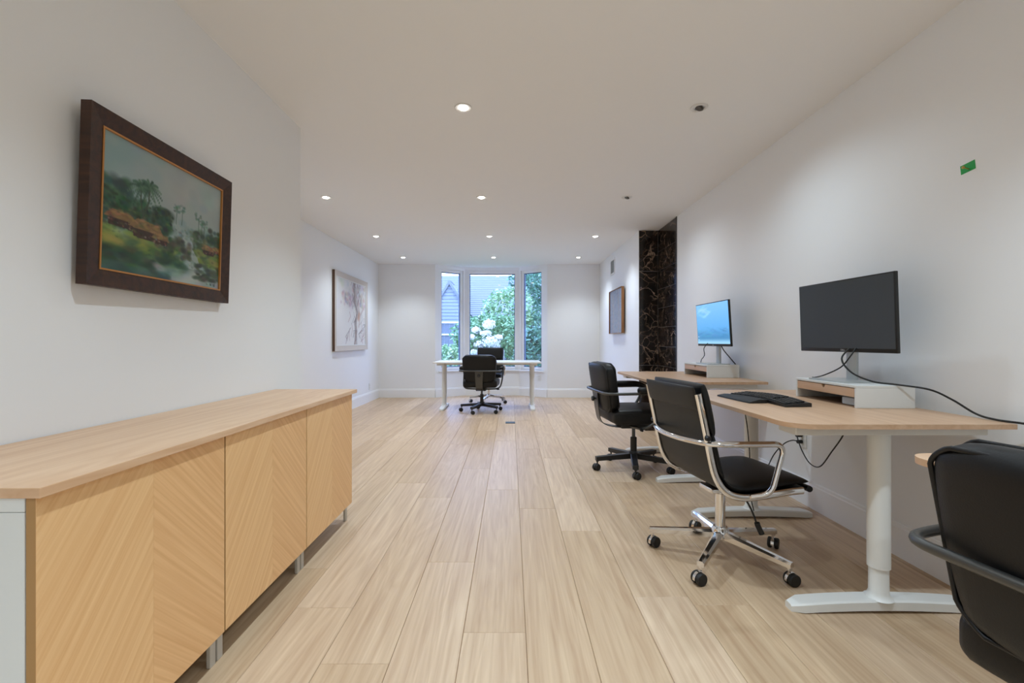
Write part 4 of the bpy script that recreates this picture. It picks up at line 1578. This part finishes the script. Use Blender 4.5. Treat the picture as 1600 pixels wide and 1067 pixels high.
def plant(name, loc, blobs, n, size, lm, seed, label, cat, stem=None, flowers=()):
    t = empty(name, loc)
    tag(t, label, cat)
    f = link('foliage', leaf_cloud(blobs, n, size, seed), M[lm], t)
    f['kind'] = 'stuff'
    bm = BM()
    for pts, r0 in stem or []:
        tube(bm, smoothpath(pts, 5), r0, 7)
    obj('stem', bm, M['bark'], t, 60)
    for (x, y, z, r) in flowers:
        bm = BM()
        rr_ = random.Random(int(x * 1000) + seed)
        for _ in range(int(150 + 300 * r)):
            v = Vector((rr_.gauss(0, 1), rr_.gauss(0, 1), rr_.gauss(0, 1))).normalized()
            p = Vector((v.x * 1.15, v.y, v.z * 0.8)) * r * rr_.uniform(0.55, 1.1)
            a = v.cross(Vector((rr_.gauss(0, 1), rr_.gauss(0, 1), rr_.gauss(0, 1)))).normalized()
            b = (v.cross(a) + v * rr_.gauss(0, 0.4)).normalized()
            q = rr_.uniform(0.02, 0.04)
            bm.faces.new([bm.verts.new(p + c) for c in (a * q, b * q, -a * q, -b * q)])
        obj('flower_head', bm, M['petal'], t, loc=(x, y, z))
    return t


def outp(x, y, dep):
    return ((x - VX) * dep / F_PX, dep, CAM_H - (y - VY) * dep / F_PX)


# white flowering shrub in the middle window
rs = random.Random(12)
fl = []
for (px, py, pr) in ((765, 507, 9), (744, 516, 6), (749, 538, 7), (768, 533, 13), (756, 521, 4), (780, 527, 5), (738, 527, 5), (762, 520, 5), (775, 541, 6), (741, 550, 5), (758, 552, 6)):
    dd = 12.2
    X_, Y_, Z_ = outp(px, py, dd)
    fl.append((X_ + 0.6, rs.uniform(-0.35, 0.0) - 0.4, Z_ + 0.12, pr * dd / F_PX))
plant('flowering_shrub', (-0.6, 12.6, -0.12), [(0, 0, 1.0, 1.0, 0.55, 0.95), (-0.45, -0.1, 1.35, 0.6, 0.5, 0.5), (0.55, 0.1, 1.3, 0.7, 0.5, 0.6)], 5200, 0.055, 'leaf_a', 1,
      'shrub with big white flower heads outside the middle window', 'shrub', [([(0, 0, 0), (0, 0, 0.5), (0.1, 0, 1.1)], 0.03), ([(0.1, 0, 0), (-0.3, 0, 0.6), (-0.5, 0, 1.3)], 0.02)], fl)
plant('broadleaf_shrub', (0.62, 11.25, -0.12), [(0, 0, 0.8, 0.55, 0.42, 0.75)], 2600, 0.07, 'leaf_b', 2, 'dark glossy shrub low in the right window', 'shrub', [([(0, 0, 0), (0, 0, 1)], 0.03)])
plant('small_shrub', (-1.48, 11.4, -0.12), [(0, 0, 0.55, 0.42, 0.4, 0.55), (-0.1, 0, 0.85, 0.3, 0.3, 0.25)], 1500, 0.05, 'leaf_c', 3, 'small pale green shrub low in the left window', 'shrub', [([(0, 0, 0), (0, 0, 0.8)], 0.02)])
plant('tall_bush', (-0.15, 14.6, -0.12), [(0.2, 0, 2.15, 1.0, 0.7, 0.75), (0.6, 0, 1.3, 0.9, 0.6, 0.9), (-0.6, 0, 1.25, 0.8, 0.5, 0.8)], 5000, 0.075, 'leaf_c', 4,
      'tall loose bush behind the white flowers', 'bush', [([(0, 0, 0), (0.1, 0, 1), (0.2, 0, 2)], 0.05)])
plant('overhanging_tree', (2.2, 15.8, -0.12), [(-0.9, -0.6, 3.35, 1.0, 0.8, 0.75), (-1.75, -0.6, 3.2, 0.55, 0.5, 0.5), (0.1, 0, 3.0, 1.2, 0.9, 1.1), (0.0, 0, 1.9, 1.0, 0.8, 0.9)], 8000, 0.085, 'leaf_b', 5,
      'leafy tree overhanging the top right of the middle window', 'tree', [([(0.2, 0.2, 0), (0.1, 0.1, 1.6), (-0.2, 0, 2.6), (-0.9, -0.4, 3.2)], 0.09)])
plant('side_tree', (0.72, 10.25, -0.12), [(0.15, 0.2, 1.75, 0.42, 0.4, 0.75), (0.1, 0.2, 2.5, 0.5, 0.4, 0.5)], 2600, 0.05, 'leaf_b', 6,
      'slender leafy tree filling the upper right window', 'tree', [([(0.1, 0.2, 0), (0.15, 0.2, 1.3), (0.1, 0.2, 2.4)], 0.035)])

# neighbouring house: wall with eave, big shingled roof, gabled wing
HY = 22.0
t = empty('neighbour_house', (-1.0, HY, -0.12))
tag(t, 'grey neighbouring house with shingled roof and steep gable seen through the bay', 'house')
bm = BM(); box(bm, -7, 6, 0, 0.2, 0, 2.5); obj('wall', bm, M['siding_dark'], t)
bm = BM()
for k in range(16):
    z = 0.02 + k * 0.155
    vs = [bm.verts.new(p) for p in ((-7, -0.002, z + 0.15), (6, -0.002, z + 0.15), (6, -0.03, z), (-7, -0.03, z), (-7, -0.002, z), (6, -0.002, z))]
    bm.faces.new(vs[:4]); bm.faces.new((vs[3], vs[2], vs[5], vs[4]))
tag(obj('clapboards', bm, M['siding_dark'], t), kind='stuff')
rise, run, nrow = 2.3, 2.6, 22
bm = BM()
for k in range(nrow):
    q0, q1 = k / nrow, (k + 1) / nrow
    y0, z0 = -0.35 + run * q0, 2.3 + rise * q0
    y1, z1 = -0.35 + run * q1, 2.3 + rise * q1
    a = [bm.verts.new(p) for p in ((-7.3, y0, z0 + 0.035), (6.3, y0, z0 + 0.035), (6.3, y1, z1), (-7.3, y1, z1), (-7.3, y0, z0), (6.3, y0, z0))]
    bm.faces.new(a[:4]); bm.faces.new((a[0], a[1], a[5], a[4]))
tag(obj('roof_shingles', bm, M['shingle'], t), kind='stuff')
# gabled wing
gx, gw, gz0, gz1 = -1.79, 0.85, 2.55, 3.88
gy = -0.9
bm = BM()
MX = Matrix(((1, 0, 0, 0), (0, 0, 1, 0), (0, 1, 0, 0), (0, 0, 0, 1)))
prism(bm, [(gx - gw, 0), (gx + gw, 0), (gx + gw, gz0), (gx, gz1), (gx - gw, gz0)], gy, 0.9, M=MX)
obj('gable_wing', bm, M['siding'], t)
bm = BM()
for k in range(24):
    z = 0.0 + k * 0.155
    zz = z + 0.15
    def half(zv):
        return gw if zv < gz0 else max(0.0, gw * (gz1 - zv) / (gz1 - gz0))
    if half(zz) < 0.05:
        break
    w0_, w1_ = half(z) - 0.01, half(zz) - 0.01
    vs = [bm.verts.new(p) for p in ((gx - w1_, gy - 0.002, zz), (gx + w1_, gy - 0.002, zz), (gx + w0_, gy - 0.03, z), (gx - w0_, gy - 0.03, z))]
    bm.faces.new(vs)
tag(obj('gable_clapboards', bm, M['siding'], t), kind='stuff')
for s in (-1, 1):
    bm = BM()
    a = Vector((gx, gy - 0.12 - 0.01 * s, gz1 + 0.07)); b = Vector((gx + s * (gw + 0.14), gy - 0.12 - 0.01 * s, gz0 - 0.17))
    dv = (b - a)
    nv = Vector((s * -dv.z, 0, s * dv.x)).normalized() * -0.10
    for y_ in (0.0,):
        p = [a, b, b + nv, a + nv]
        lo = [bm.verts.new(q) for q in p]
        hi = [bm.verts.new(q + Vector((0, 1.3, 0))) for q in p]
        for i in range(4):
            bm.faces.new((lo[i], lo[(i + 1) % 4], hi[(i + 1) % 4], hi[i]))
        bm.faces.new(lo); bm.faces.new(list(reversed(hi)))
    obj('gable_roof', bm, M['shingle'], t)
# window with mullions
wx0, wz0 = 0.78, 1.22
bm = BM()
for a in ((wx0, wx0 + 0.07, wz0, wz0 + 1.1), (wx0 + 0.75, wx0 + 0.82, wz0, wz0 + 1.1), (wx0, wx0 + 0.82, wz0 + 1.1, wz0 + 1.18), (wx0, wx0 + 0.82, wz0 - 0.06, wz0)):
    box(bm, a[0], a[1], -0.09, 0, a[2], a[3])
wnd = obj('window', bm, M['ext_white'], t)
bm = BM(); box(bm, wx0 + 0.07, wx0 + 0.75, -0.05, -0.03, wz0, wz0 + 1.1)
obj('pane', bm, M['ext_glass'], wnd)

# fence at the left
t = empty('garden_fence', (-2.6, 14.5, -0.12))
tag(t, 'weathered grey board fence at the left of the garden', 'fence')
bm = BM(); box(bm, -0.07, 0.07, -0.012, 0.012, 0, 1.72, 0.004, 1)
bd = fin(bm, 'board'); bd.materials.append(M['fence_wood'])
for k in range(11):
    link('board', bd, None, t, loc=(-0.6 + 0.15 * k, 0, 0))
for zz in (1.73, 1.35):
    bm = BM(); box(bm, -0.7, 1.0, -0.05, 0.03, zz, zz + 0.05, 0.004, 1)
    obj('rail', bm, M['ext_white'], t)
